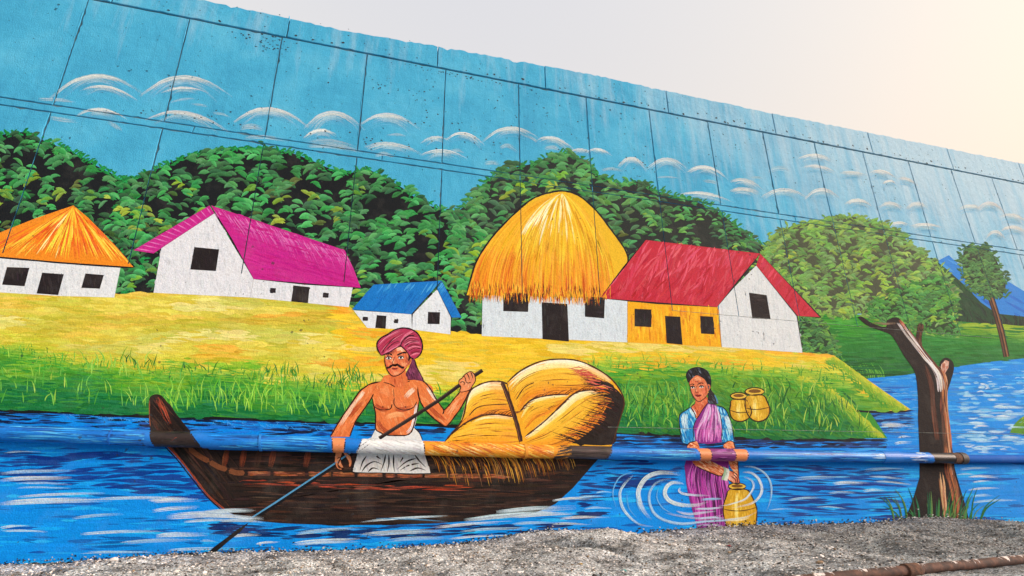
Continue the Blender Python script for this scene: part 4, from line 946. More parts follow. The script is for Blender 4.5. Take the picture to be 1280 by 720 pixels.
# water lines lapping the hull
q = Paint(21)
for x0, y0, x1, y1, w in ((255, 640, 320, 638, 5), (240, 644, 330, 648, 5), (450, 652, 560, 645, 3), (470, 648, 560, 652, 2), (580, 650, 690, 640, 6), (620, 640, 700, 634, 5), (690, 626, 730, 622, 3), (275, 651, 332, 652, 4), (640, 646, 720, 641, 5)):
    q.dry(sm([(x0, y0), ((x0 + x1) / 2, (y0 + y1) / 2 - 1), (x1, y1)], 6), w, (200, 218, 226) if y0 != 648 else (70, 130, 170), 5, .35, 14)
tag(part(q, 'lapping_strokes', water), kind='stuff')

# the woman
S4 = lambda pts, n=3, c=False: Z(7.2, 840, 450, sm(pts, n, c)); S5 = lambda pts, n=3, c=False: Z(6, 840, 550, sm(pts, n, c))
p = Paint(17)
low = S5([(105, 150), (100, 260), (115, 380), (150, 520), (185, 640), (205, 700), (440, 700), (430, 640), (385, 560), (380, 500), (410, 420), (436, 375), (424, 320), (410, 270), (420, 150), (260, 145)], 2, True)
up = S4([(322, 384), (270, 450), (220, 530), (190, 610), (196, 740), (450, 740), (447, 600), (430, 480), (402, 412), (355, 396)], 2, True)
for a in (low, up): p.poly(a, (136, 42, 128))
p.level += .2
for _ in range(260):
    t = random.random(); x0 = 108 + 300 * t; P = S5([(x0 + 40 * (1 - t), 155 + 40 * t), (x0 + 8 + random.uniform(-6, 6), 300), (x0 + 40 - 10 * t, 470), (x0 + 60 - 30 * t, 640)], 4)
    a = random.randint(0, 7); P = [q_ for q_ in P[a:a + random.randint(4, 8)] if inside(low, *q_)]
    if len(P) > 2: p.stroke(P, random.uniform(.7, 2), jit(random.choice(((190, 60, 166), (100, 28, 96), (160, 50, 146), (78, 22, 78), (206, 110, 190))), 12), None, (.3, .4))
for _ in range(190):
    t = random.random(); x0 = 325 + 75 * t; x1 = 205 + 240 * t; P = S4([(x0, 395 + 20 * t), ((x0 + x1) / 2 + 8, 520), (x1 + 6, 640), (x1, 740)], 4)
    a = random.randint(0, 7); P = [q_ for q_ in P[a:a + random.randint(4, 8)] if inside(up, *q_)]
    if len(P) > 2:
        k = 1 - a / 7
        p.stroke(P, random.uniform(.8, 2.2), jit(mix(random.choice(((200, 84, 168), (120, 40, 110), (226, 130, 200))), (240, 220, 236), k * random.random() * 1.1), 12), None, (.3, .4))
woman = part(p, 'painted_woman', label='painted woman in a purple sari and blue blouse filling a pot')
def ppart(polys, col, n, ang, cols, name, lvl, lines=(), lw=1.2, label=None, lc=(36, 24, 30), par=None):
    p = Paint(lvl)
    for a in polys:
        p.poly(a, col)
    p.level += .2
    for a in polys: p.fill(a, n, ang, (3, 11), (.9, 2.2), lambda x, y: jit(random.choice(cols), 10), seg=5, curve=.2)
    p.level += .3
    for l in lines: p.line(l, lw, lc)
    return part(p, name, par or woman, label)
blL = S4([(165, 425), (110, 460), (70, 492), (62, 545), (72, 630), (95, 745), (205, 745), (190, 600), (220, 530), (200, 480)], 2, True)
blR = S4([(400, 412), (450, 425), (490, 462), (520, 540), (545, 640), (553, 735), (446, 735), (447, 600), (430, 480)], 2, True)
for bl_ in (blL, blR): ppart([bl_], (28, 136, 196), 70, 1.3, ((30, 140, 200), (20, 104, 170), (110, 196, 226), (150, 212, 232)), 'sleeve', 18, [S4([(165, 425), (110, 460), (70, 492), (62, 545), (72, 630), (90, 720)]), S4([(220, 530), (190, 610), (196, 720)])] if bl_ is blL else [S4([(402, 412), (450, 425), (490, 462), (520, 540), (545, 640), (553, 720)]), S4([(430, 480), (447, 600), (445, 720)])], label='sky blue blouse sleeve')
p = Paint(19)
for pts, w in (([(120, 480), (110, 540), (125, 640)], 8), ([(170, 440), (190, 480), (205, 520)], 6), ([(480, 500), (510, 580), (535, 680)], 6)): p.dry(S4(pts, 4), w, (214, 236, 240), 6, .3, 8)
tag(part(p, 'sleeve_highlights', woman), kind='stuff')
nk = S4([(208, 355), (206, 395), (170, 425), (200, 480), (220, 528), (270, 452), (322, 384), (312, 330)], 2)
ppart([nk], (208, 96, 58), 40, 1.0, ((218, 110, 70), (180, 76, 48), (232, 130, 86)), 'neck', 19, [S4([(206, 395), (170, 425), (200, 480), (220, 528), (270, 452), (322, 384)])], 1.0)
hair = S4([(160, 215), (132, 175), (124, 130), (148, 88), (200, 66), (250, 65), (300, 85), (335, 125), (352, 180), (350, 235), (346, 262), (382, 312), (402, 362), (408, 396), (360, 400), (316, 382), (312, 300)], 3, True)
ppart([hair], (34, 32, 38), 60, .9, ((44, 42, 50), (24, 22, 28), (70, 76, 88), (96, 104, 116)), 'hair', 19.4, [S4([(380, 312), (402, 362), (410, 396)])], 1.6, lc=(70, 130, 170))
p = Paint(20.4)
fc = S4([(155, 205), (175, 172), (215, 140), (250, 150), (290, 175), (312, 215), (322, 258), (316, 310), (290, 345), (255, 370), (232, 373), (205, 350), (182, 312), (166, 270)], 2, True)
p.poly(fc, (224, 122, 78)); p.fill(fc, 90, 1.2, (3, 7), (.9, 1.8), lambda x, y: jit(mix((236, 146, 100), (204, 92, 62), random.random()), 8)); p.level += .3
fs = lambda pts, w, c: p.dry(S4(pts, 4), w, c, 4, .25, 8); fl = lambda pts, w=.9, c=(40, 22, 24): p.line(S4(pts, 4), w, c, off=p.level + 1.2)
fs([(200, 180), (230, 170), (265, 185)], 4, (246, 170, 120)); fs([(215, 240), (212, 265), (218, 285)], 2.4, (250, 190, 140)); fs([(265, 300), (290, 290), (300, 270)], 3.5, (240, 130, 96)); fs([(300, 220), (308, 270), (295, 320)], 3, (176, 76, 52))
for ex, ey in ((182, 248), (262, 243)):
    p.poly(S4([(ex - 20, ey + 2), (ex - 5, ey - 9), (ex + 10, ey - 8), (ex + 22, ey + 2), (ex + 5, ey + 9), (ex - 8, ey + 9)], 2, True), (232, 214, 204), .95); p.poly(S4([(ex + 8 * math.cos(a), ey + 8 * math.sin(a)) for a in np.linspace(0, 5.6, 7)], 1, True), (36, 22, 22), 1.05)
    fl([(ex - 23, ey + 2), (ex - 5, ey - 11), (ex + 12, ey - 9), (ex + 26, ey + 2)], 1.2)
fl([(232, 222), (255, 207), (282, 212)], 1.3); fl([(198, 226), (180, 216), (162, 224)], 1.2); fl([(222, 232), (212, 262), (208, 288), (222, 294), (238, 288)], .8, (130, 54, 40))
p.poly(S4([(204, 318), (222, 311), (232, 314), (250, 312), (264, 318), (240, 333), (222, 333)], 2, True), (150, 30, 34), 1.0); fl([(204, 318), (230, 321), (266, 317)], .6)
p.poly(S4([(211 + 5 * math.cos(a), 195 + 6 * math.sin(a)) for a in np.linspace(0, 5.6, 7)], 1, True), (170, 24, 30), 1.0)
fl([(155, 205), (166, 270), (182, 312), (205, 350), (232, 373), (255, 370), (290, 345), (312, 315)], 1.0, (80, 34, 28)); fl([(318, 230), (332, 225), (336, 250), (322, 280)], 1.6, (206, 110, 74)); fl([(322, 284), (324, 296)], 1.4, (200, 160, 60))
part(p, 'face', woman)
sk1 = S5([(112, 45), (130, 20), (180, 8), (200, 45), (200, 62), (120, 62)], 2, True); sk2 = S5([(392, 62), (388, 30), (420, 8), (458, 16), (470, 62)], 2, True)
armA = S5([(150, 150), (180, 195), (240, 225), (310, 255), (372, 270), (392, 212), (330, 180), (270, 150)], 2, True); armB = S5([(420, 148), (490, 148), (494, 200), (498, 280), (470, 245), (440, 210)], 2, True)
ppart([sk1, sk2, armA, armB], (222, 118, 70), 50, .5, ((236, 146, 96), (200, 92, 54), (248, 186, 140)), 'arm', 20, [armA[2:12], S5([(490, 148), (494, 200), (500, 290)]), S5([(112, 45), (130, 20), (180, 8)]), S5([(388, 30), (420, 8), (458, 16), (470, 62)])], 1.2)
hd = S5([(418, 230), (460, 240), (490, 270), (504, 305), (500, 328), (470, 328), (440, 312), (412, 290), (408, 260)], 2, True)
ppart([hd], (228, 140, 104), 24, .9, ((244, 176, 146), (206, 104, 72)), 'hand', 20.6, [hd + [hd[0]], S5([(440, 270), (470, 295), (478, 325)]), S5([(455, 258), (486, 285), (492, 322)])], .9)
p = Paint(21.4)
for k in range(5): p.stroke(S5([(382 + k * 9, 200 + k * 4), (392 + k * 8, 225 + k * 3), (385 + k * 8, 265 + k * 2), (370 + k * 9, 300 + k * 2)], 4), 1.6, jit(random.choice(((224, 232, 214), (170, 196, 160), (240, 236, 220))), 8), None, (.1, .1))
part(p, 'bangle', woman, 'pale green and white bangles')
# pots
def pot(name, cx, ry0, rw, rh, body, label, lvl, band=None):
    p = Paint(lvl); b = sm(body, 4, True); xs = [a[0] for a in b]; ys = [a[1] for a in b]
    p.poly(b, (206, 156, 34))
    p.level += .2; x0, x1 = min(xs), max(xs)
    p.fill(b, 110, 1.5, (3, 10), (1, 2.2), lambda x, y: jit(mix(mix((236, 196, 70), (212, 152, 30), abs((x - x0) / (x1 - x0) - .45) * 2), (160, 92, 24), max(0, .35 - (x - x0) / (x1 - x0)) * 1.6 * random.random()), 10), curve=.3)
    p.level += .4; p.dry(sm([(x0 + (x1 - x0) * .42, min(ys) + 5), (x0 + (x1 - x0) * .38, (min(ys) + max(ys)) / 2), (x0 + (x1 - x0) * .45, max(ys) - 4)], 4), 4, (250, 226, 130), 4, .3, 8)
    p.line(b + [b[0]], 1.5, (50, 32, 22))
    if band: p.line(sm(band, 4), 1.0, (70, 44, 26))
    o = part(p, name, label=label)
    p = Paint(lvl + 1); e = [(cx + rw * math.cos(a), ry0 + rh * math.sin(a)) for a in np.linspace(0, 2 * math.pi, 22)[:-1]]
    p.poly(e, (228, 182, 62)); p.poly([(cx + rw * .66 * math.cos(a), ry0 - rh * .12 + rh * .5 * math.sin(a)) for a in np.linspace(0, 6, 14)], (120, 78, 30), .5); p.line(e + [e[0]], 1.3, (50, 32, 22)); part(p, 'rim', o)
pot('painted_pot', 923, 495, 10.2, 4.2, [(915, 500), (932, 500), (937, 508), (939, 516), (934, 524), (924, 527), (915, 523), (912, 514), (913, 506)], 'small golden painted water pot on the bank', 16, [(912, 513), (924, 516), (938, 515)])
pot('painted_pot', 943, 489.5, 12, 4.8, [(934, 495), (953, 494), (959, 503), (962, 513), (958, 523), (947, 527), (937, 522), (932, 512), (931, 503)], 'larger golden painted water pot on the bank', 17.4, [(931, 510), (946, 512), (962, 509)])
pot('painted_pot', 921, 608, 11, 4.2, Z(6, 840, 550, [(432, 372), (405, 425), (382, 500), (390, 590), (425, 660), (520, 670), (615, 650), (634, 560), (630, 500), (598, 425), (556, 372)]), 'golden painted pot dipped in the river beside the woman', 19.6, Z(6, 840, 550, [(384, 520), (480, 532), (560, 525), (632, 505)]))
# swirls round the woman
q = Paint(21.6); R8 = lambda pts: Z(5.333, 740, 560, sm(pts, 8))
for pts, w, c in (([(590, 172), (450, 165), (360, 200), (310, 280), (315, 350), (345, 420), (395, 475)], 5.5, (216, 232, 240)), ([(530, 205), (440, 225), (390, 280), (380, 350), (410, 430), (480, 480), (600, 505), (750, 490), (900, 480), (1000, 465), (1090, 430), (1130, 380)], 3.2, (170, 208, 234)), ([(610, 238), (540, 230), (495, 260), (485, 310), (520, 355), (600, 380), (700, 380), (780, 355)], 5, (220, 234, 240)), ([(590, 262), (578, 285), (610, 306), (700, 316), (790, 316)], 3, (200, 216, 236)),
                  ([(270, 180), (215, 240), (185, 300), (200, 390), (250, 460), (320, 510), (410, 525)], 3.2, (190, 218, 238)), ([(285, 155), (190, 190), (145, 260), (140, 330), (170, 420)], 1.6, (110, 180, 230)), ([(1005, 125), (1080, 130), (1150, 170), (1190, 240), (1190, 330), (1160, 420)], 2.6, (170, 208, 234)), ([(1000, 160), (1060, 165), (1110, 210), (1130, 280), (1100, 340), (1040, 375), (930, 395)], 3.6, (214, 228, 236)), ([(1010, 190), (1060, 215), (1075, 260), (1040, 320), (1000, 350), (900, 380), (830, 385)], 3, (200, 220, 234)),
                  ([(560, 420), (640, 440), (740, 430), (830, 420)], 3, (206, 214, 232)), ([(480, 430), (620, 460), (760, 470), (880, 440)], 2.4, (190, 200, 226)), ([(720, 345), (800, 340), (866, 338)], 2.6, (150, 190, 230)), ([(680, 405), (780, 405), (870, 395)], 2.4, (200, 206, 230)), ([(440, 260), (430, 330), (470, 400), (540, 440)], 1.8, (110, 180, 230)), ([(700, 470), (800, 462), (880, 470)], 2.2, (190, 196, 224)), ([(900, 480), (1000, 470), (1060, 455)], 4, (240, 224, 170)), ([(310, 300), (300, 360), (330, 440)], 2, (130, 190, 232)), ([(690, 520), (790, 512), (880, 520)], 2.4, (180, 170, 210)), ([(230, 300), (245, 400), (300, 470)], 1.4, (90, 170, 228))):
    q.dry(R8(pts), w, c, max(3, int(w * 1.5)), .22, 12)
tag(part(q, 'swirl_strokes', water), kind='stuff')

# dead tree
p = Paint(16); S9 = lambda pts, n=3: Z(4, 960, 380, sm(pts, n))
br = S9([(735, 190), (742, 140), (752, 98), (778, 108), (768, 160), (770, 210), (782, 250)], 3); p.poly(br, (52, 32, 26)); p.fill(br, 20, 1.5, (4, 12), (1, 2), lambda x, y: jit((96, 62, 44), 16))
tr = S9([(446, 66), (470, 64), (520, 96), (588, 116), (592, 84), (640, 66), (672, 90), (722, 150), (782, 232), (848, 320), (860, 288), (888, 268), (922, 288), (928, 330), (908, 400), (896, 450), (902, 560)], 3) + [(1188, 540), (1190, 562), (1193, 585), (1199, 607), (1206, 630), (1214, 662), (1126, 662), (1138, 632), (1143, 617), (1149, 597), (1149, 562), (1147, 520)] + S9([(750, 520), (745, 420), (730, 335), (680, 262), (622, 165), (580, 140), (510, 116), (470, 90)], 3)
p.poly(tr, (26, 20, 21), .1); tree = part(p, 'painted_stump', label='painted dead tree trunk with broken stubs')
p = Paint(17)
def band(pts, w, cols, n, bw=(.9, 2.2)):
    b = sm(pts, 6)
    for _ in range(n):
        o = random.uniform(-.5, .5) * w; a = random.randint(0, len(b) - 6); e = min(len(b), a + random.randint(5, 14))
        P = [(x + o, y) for x, y in b[a:e]]
        P = [t_ for t_ in P if inside(tr, *t_)]
        if len(P) > 3: p.stroke(P, random.uniform(*bw), jit(random.choice(cols), 14), None, (.4, .4))
C = Z(4, 960, 380, [(650, 95), (700, 165), (760, 250), (830, 340), (850, 420), (855, 520), (862, 640)]) + [(1178, 565), (1180, 590), (1186, 615), (1190, 650)]
band([(x + 7, y) for x, y in C], 11, ((136, 74, 46), (96, 54, 38), (176, 100, 60), (70, 44, 36)), 200); band([(x + 9, y) for x, y in C], 6, ((190, 116, 72), (206, 156, 118), (160, 88, 52)), 80)
band(Z(4, 960, 380, [(655, 95), (720, 180), (790, 270), (850, 350), (865, 440)]), 9, ((206, 192, 186), (226, 214, 206), (170, 150, 144)), 60)
band(Z(4, 960, 380, [(780, 300), (815, 400), (825, 520), (845, 680)]), 6, ((110, 60, 40), (80, 48, 36)), 30); band([(1176, 590), (1180, 620), (1184, 655)], 8, ((206, 160, 116), (150, 90, 60)), 20)
stub = Z(4, 960, 380, [(866, 330), (866, 300), (886, 280), (904, 288), (900, 320), (880, 352)]); p.poly(stub, (206, 150, 130), .3); p.level += .4; p.fill(stub, 16, 1.6, (4, 10), (1, 2), lambda x, y: jit(random.choice(((220, 180, 160), (170, 96, 76))), 10))
p.dry(Z(4, 960, 380, [(520, 92), (580, 100), (640, 96)]), 3, (150, 120, 96), 4); p.dry(Z(4, 960, 380, [(655, 80), (672, 100), (690, 130)]), 4, (200, 110, 80), 4)
tag(part(p, 'bark_strokes', tree), kind='stuff')
p = Paint(19)
for x0, x1, n in ((1116, 1150, 14), (1140, 1212, 26), (1195, 1224, 10)):
    for _ in range(n):
        x = random.uniform(x0, x1); h = random.uniform(16, 48); l = (x - 1168) / 52 * random.uniform(8, 30); y = 655
        p.stroke(sm([(x, y), (x + l * .3, y - h * .6), (x + l, y - h)], 4), random.uniform(1.2, 2.4), jit(random.choice(((24, 104, 56), (44, 116, 56), (84, 122, 60), (20, 84, 56))), 12), None, (0, .6))
tag(part(p, 'grass_blades', tree), kind='stuff')
# fragment of green bank at the far right
p = Paint(9); fb = sm([(1262, 541), (1268, 530), (1280, 520), (1300, 512), (1350, 500), (1430, 495)], 5) + [(1430, 548), (1300, 545)]
p.poly(fb, (84, 140, 40)); p.fill(fb, 140, -.9, (5, 14), (1.2, 2.6), lambda x, y: jit(mix((170, 180, 40), (36, 110, 46), (y - 515) / 28), 14)); p.line([(1260, 542), (1300, 546), (1430, 549)], 2, (20, 40, 50)); part(p, 'painted_islet', label='small green painted islet')

# thin plaster ridges that run level along the wall
def ridge(name, x0, x1, z, r, y=-.006):
    v = []; f = []; n = int((x1 - x0) / .05)
    for i in range(n + 1):
        x = x0 + (x1 - x0) * i / n; k = random.uniform(.5, 1.2)
        for a in (0, 1, 2, 3): v.append((x, [-.0, y - r * k, y - r * k, -.0][a], z + [-r * 1.2, -r * .4, r * .4, r * 1.2][a] * k))
    for i in range(n):
        for a in range(3): f.append([i * 4 + a, i * 4 + a + 1, i * 4 + a + 5, i * 4 + a + 4])
    return mesh_from(name, v, f)
def fin(x, z0, z1):
    v = []; f = []; n = int((z1 - z0) / .035); sd_ = random.choice((-1, 1)); runs = [vn(x * 9, k * .13) for k in range(n + 1)]
    for i in range(n + 1):
        z = z0 + (z1 - z0) * i / n; k = max(.05, (runs[i] - .25) * random.uniform(.6, 1.5)); r = .0085 * k; cx = x + sd_ * (.007 + .004 * k) + random.uniform(-.0015, .0015)
        v += [(cx - r, .001, z), (cx - r * .3, -r * 1.1, z), (cx + r * .4, -r * .9, z), (cx + r, .001, z)]
    for i in range(n):
        for a in range(3): f.append([i * 4 + a, i * 4 + a + 1, i * 4 + a + 5, i * 4 + a + 4])
    return mesh_from('joint_fin', v, f)
for s_ in SEAMS:
    if -8 < s_ < 9: link('joint_fin', fin(s_, Z2B + .03, Z1 - .02), M_PANEL, wall)
M_RIDGE = simple('scuffed_plaster_edge', (.10, .16, .14), (.42, .46, .44), 30)
link('plaster_ridge', ridge('plaster_ridge', 1.35, 9.5, Z4, .0035), M_RIDGE, wall)
link('plaster_ridge', ridge('plaster_ridge', 2.6, 9.5, Z3, .0035), M_RIDGE, wall)

# ------------------------------------------------------------------ the ground
FOOT = [(-160, 716), (0, 707), (120, 701), (200, 694), (320, 689), (440, 689), (520, 684), (600, 677), (650, 668), (680, 665), (720, 666), (780, 670), (840, 663), (900, 659), (960, 656), (1040, 655), (1100, 653), (1130, 648), (1170, 647), (1210, 651), (1280, 654), (1430, 656)]
FT = [uz(x, y) for x, y in FOOT]
fxs = np.array([a[0] for a in FT]); fzs = np.array([a[1] for a in FT])
_g = np.random.default_rng(5).random((512, 512))
def vna(x, y):
    xi = np.floor(x).astype(int); yi = np.floor(y).astype(int); fx = x - xi; fy = y - yi; fx = fx * fx * (3 - 2 * fx); fy = fy * fy * (3 - 2 * fy)
    A, B, C_, D = _g[xi % 512, yi % 512], _g[(xi + 1) % 512, yi % 512], _g[xi % 512, (yi + 1) % 512], _g[(xi + 1) % 512, (yi + 1) % 512]
    return (A * (1 - fx) + B * fx) * (1 - fy) + (C_ * (1 - fx) + D * fx) * fy
def ground_z(x, y):
    x = np.asarray(x, float); y = np.asarray(y, float); d = np.maximum(0, -y); near = np.exp(-np.maximum(0, np.hypot(x - 1.5, y + 2) - 9) / 4)
    foot = np.interp(x, fxs, fzs)
    z = foot * np.exp(-d / 1.6) - .012 * np.minimum(d, 8)
    z = z + near * ((vna(x * 1.7, y * 1.7) - .5) * .10 * np.minimum(1, d / .5 + .12) + (vna(x * 5 + 30, y * 5) - .5) * .03 * np.minimum(1, d / .2 + .2) + (vna(x * 15, y * 15 + 60) - .5) * .026 + (vna(x * 40, y * 40) - .5) * .014)
    # a humped slab of old mortar with a gully beside it
    z = z + .10 * np.exp(-(((x - .75) / .5) ** 2 + ((y + .9) / .75) ** 2)) - .09 * np.exp(-(((x - .25 + (y + 1.2) * .35) / .07) ** 2)) * np.exp(-((y + 1.5) / .6) ** 2)
    z = np.where(x > 1.5, z - .05 * np.clip((d - 1.2) / .8, 0, 1) * np.clip((x - 1.5) / 1., 0, 1) * 0, z)
    return np.where(y > .02, np.minimum(z, foot - .05), z)
def axis(a, b, st, far):
    inner = np.arange(a, b + 1e-6, st); g = [st * 2]
    while sum(g) < far: g.append(g[-1] * 1.5)
    c = np.cumsum(g); return np.concatenate([(a - c)[::-1], inner, b + c])
gx = axis(-8.5, 13.5, .045, 260); gy = axis(-4.6, .1, .04, 260)
X, Y = np.meshgrid(gx, gy); Zg = ground_z(X, Y)
nx_, ny_ = len(gx), len(gy)
idx = np.arange(nx_ * ny_).reshape(ny_, nx_)
faces = np.stack([idx[:-1, :-1], idx[:-1, 1:], idx[1:, 1:], idx[1:, :-1]], -1).reshape(-1, 4)
gm = bpy.data.meshes.new('ground'); gm.from_pydata(np.stack([X.ravel(), Y.ravel(), Zg.ravel()], 1).tolist(), [], faces.tolist()); gm.update()
gm.polygons.foreach_set('use_smooth', np.ones(len(gm.polygons), bool))
def ground_material():
    m, n, l, b = new_mat('rough_grit')
    co = n.new('ShaderNodeNewGeometry').outputs['Position']; sep = n.new('ShaderNodeSeparateXYZ'); l.new(co, sep.inputs[0])
    f = noise(n, l, co, 46, 6, .8); r = ramp(n, [(.30, (.012, .012, .012)), (.43, (.10, .10, .098)), (.52, (.40, .395, .385)), (.62, (.86, .855, .84))]); l.new(f.outputs[0], r.inputs[0])
    f2 = noise(n, l, co, 2.3, 6, .7); r2 = ramp(n, [(.36, (.26, .26, .26)), (.48, (.80, .79, .79)), (.62, (1.5, 1.48, 1.45))]); l.new(f2.outputs[0], r2.inputs[0])
    c = mixc(n, l, 1.0, r.outputs[0], r2.outputs[0], 'MULTIPLY')
    f3 = noise(n, l, co, 3.4, 3); r3 = ramp(n, [(.60, (0, 0, 0)), (.75, (1, 1, 1))]); l.new(f3.outputs[0], r3.inputs[0])
    mm = n.new('ShaderNodeMath'); mm.operation = 'MULTIPLY'; l.new(r3.outputs[0], mm.inputs[0]); mm.inputs[1].default_value = .45
    c = mixc(n, l, mm.outputs[0], c, (.20, .155, .085))
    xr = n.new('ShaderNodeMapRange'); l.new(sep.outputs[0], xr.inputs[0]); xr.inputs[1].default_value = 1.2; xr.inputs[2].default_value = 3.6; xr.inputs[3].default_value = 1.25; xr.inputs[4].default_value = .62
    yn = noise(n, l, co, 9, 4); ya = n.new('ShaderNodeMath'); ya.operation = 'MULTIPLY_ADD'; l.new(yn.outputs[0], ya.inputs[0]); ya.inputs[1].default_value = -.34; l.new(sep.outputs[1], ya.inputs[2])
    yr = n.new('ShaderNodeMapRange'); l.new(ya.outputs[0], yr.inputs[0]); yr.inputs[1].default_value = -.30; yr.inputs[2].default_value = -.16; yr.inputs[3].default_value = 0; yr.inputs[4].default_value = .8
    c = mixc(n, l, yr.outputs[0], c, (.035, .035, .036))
    c = mixc(n, l, 1.0, c, (.88, .97, 1.05), 'MULTIPLY')
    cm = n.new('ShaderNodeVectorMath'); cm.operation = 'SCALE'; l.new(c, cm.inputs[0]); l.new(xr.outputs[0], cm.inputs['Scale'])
    l.new(cm.outputs[0], b.inputs['Base Color']); b.inputs['Roughness'].default_value = .9
    bp = n.new('ShaderNodeBump'); bp.inputs['Strength'].default_value = .9; bp.inputs['Distance'].default_value = .02; l.new(f.outputs[0], bp.inputs['Height']); l.new(bp.outputs[0], b.inputs['Normal'])
    return m
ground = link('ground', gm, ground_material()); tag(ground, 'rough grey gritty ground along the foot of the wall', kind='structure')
# loose grit and stones, too many to count
def grit():
    t = (1 + 5 ** .5) / 2
    iv = np.array([(-1, t, 0), (1, t, 0), (-1, -t, 0), (1, -t, 0), (0, -1, t), (0, 1, t), (0, -1, -t), (0, 1, -t), (t, 0, -1), (t, 0, 1), (-t, 0, -1), (-t, 0, 1)], float) / 1.9
    fc_ = np.array([(0, 11, 5), (0, 5, 1), (0, 1, 7), (0, 7, 10), (0, 10, 11), (1, 5, 9), (5, 11, 4), (11, 10, 2), (10, 7, 6), (7, 1, 8), (3, 9, 4), (3, 4, 2), (3, 2, 6), (3, 6, 8), (3, 8, 9), (4, 9, 5), (2, 4, 11), (6, 2, 10), (8, 6, 7), (9, 8, 1)])
    N = 30000; g = np.random.default_rng(21)
    x = g.uniform(-6.5, 10.5, N); d = g.random(N) ** 1.25 * 3.4 + .01; y = -d
    s = (.0035 + .0085 * g.random(N) ** 2.2) * (1 + (g.random(N) < .012) * g.uniform(.4, 1.8, N)); z = ground_z(x, y) + s * .25
    V = iv[None] * s[:, None, None] * g.uniform(.6, 1.35, (N, 12, 3)) * np.stack([g.uniform(.8, 1.5, N), g.uniform(.8, 1.3, N), g.uniform(.5, .9, N)], 1)[:, None, :]
    V = V + np.stack([x, y, z], 1)[:, None, :]
    Fs = (fc_[None] + (np.arange(N) * 12)[:, None, None]).reshape(-1, 3)
    me = bpy.data.meshes.new('grit'); me.from_pydata(V.reshape(-1, 3).tolist(), [], Fs.tolist())
    v = g.random(N) ; base = np.where(v[:, None] < .42, np.array([[.74, .735, .72]]), np.where(v[:, None] < .72, np.array([[.20, .19, .18]]), np.where(v[:, None] < .92, np.array([[.035, .033, .032]]), np.array([[.26, .19, .12]]))))
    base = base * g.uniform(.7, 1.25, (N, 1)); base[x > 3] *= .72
    c = np.ones((N, 12, 4)); c[:, :, :3] = base[:, None, :]
    a = me.color_attributes.new('Col', 'FLOAT_COLOR', 'POINT'); a.data.foreach_set('color', c.ravel()); me.update()
    m, n, l, b = new_mat('grit_stone'); at = n.new('ShaderNodeAttribute'); at.attribute_name = 'Col'; l.new(at.outputs['Color'], b.inputs['Base Color']); b.inputs['Roughness'].default_value = .9
    return link('grit', me, m)
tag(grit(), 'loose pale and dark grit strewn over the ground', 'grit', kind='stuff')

# splash and grit stuck to the paint along the foot of the wall
q = Paint(23)
for _ in range(2600):
    x = random.uniform(-150, 1420); d_ = abs(random.gauss(0, 1)) * 3.4; y = interp(x, FOOT) + 1.5 - d_; r = random.uniform(.5, 1.7) * (1.3 if d_ < 2 else .8)
    c = random.choice(((30, 30, 32), (46, 44, 42), (70, 68, 66), (36, 34, 34), (150, 150, 148), (190, 190, 186))); a0 = random.random() * 6
    q.poly([(x + r * random.uniform(.6, 1.4) * math.cos(a0 + k * 1.05), y + r * random.uniform(.5, 1.1) * math.sin(a0 + k * 1.05)) for k in range(6)], jit(c, 10), random.random() * .6 - .02 * getattr(q, 'k', 0))
tag(part(q, 'splash_specks'), kind='stuff')
# stray paint chips on the ground
def on_ground(px, py):
    d = ray([px], [py])[0]; t = 2.0
    for _ in range(4000):
        P = CAM + d * t
        if P[2] <= ground_z(P[0], P[1]): return P
        t += .004
    return P
for px, py, c, lab in ((911, 683, (.42, .05, .06), 'small flake of dried red paint on the grit'), (780, 714, (.10, .34, .36), 'small flake of dried teal paint on the grit'), (726, 706, (.42, .30, .10), 'small flake of dried ochre paint on the grit')):
    P = on_ground(px, py); n_ = 9; v = []; a0 = random.random() * 6
    rad = [random.uniform(.014, .034) for _ in range(n_)]
    for h in (0, .004):
        for k in range(n_): a = a0 + 2 * math.pi * k / n_; v.append((P[0] + rad[k] * math.cos(a), P[1] + rad[k] * math.sin(a) * .8, P[2] + .004 + h + .006 * math.sin(a * 2)))
    f = [list(range(n_))[::-1], list(range(n_, 2 * n_))] + [[k, (k + 1) % n_, n_ + (k + 1) % n_, n_ + k] for k in range(n_)]
    tag(link('paint_flake', mesh_from('paint_flake', v, f), simple('dried_paint', tuple(x * .6 for x in c), c, 40)), lab, 'paint flake', 'paint flakes on the ground')

# ------------------------------------------------------------------ the painted pipe along the wall
PR = .084; POFF = .125
PC = [(-260, 529.5), (0, 540), (325, 553.2), (656, 564.2), (900, 568.6), (1125, 571.4), (1206, 573.0)]
_pp = on_wall(np.array([a[0] for a in PC], float), np.array([a[1] for a in PC], float), POFF)
def pipe_pt(x, th, r):
    """x in photo pixels along the pipe, th round it (0 faces the camera, + downwards)"""
    x = np.asarray(x, float); th = np.asarray(th, float)
    yc = np.interp(x, [a[0] for a in PC], [a[1] for a in PC]); Cn = on_wall(x, yc, POFF)
    ax = np.array([1.0, 0, -.012]); ax /= np.linalg.norm(ax)
    tc = CAM[None, :] - Cn; tc = tc - (tc @ ax)[:, None] * ax[None, :]; tc /= np.linalg.norm(tc, axis=1)[:, None]
    dn = np.cross(ax[None, :], tc); dn = np.where(dn[:, 2:3] > 0, -dn, dn)
    return Cn + r * (np.cos(th)[:, None] * tc + np.sin(th)[:, None] * dn)
BLU, SKN = (10, 118, 206), (232, 138, 84)
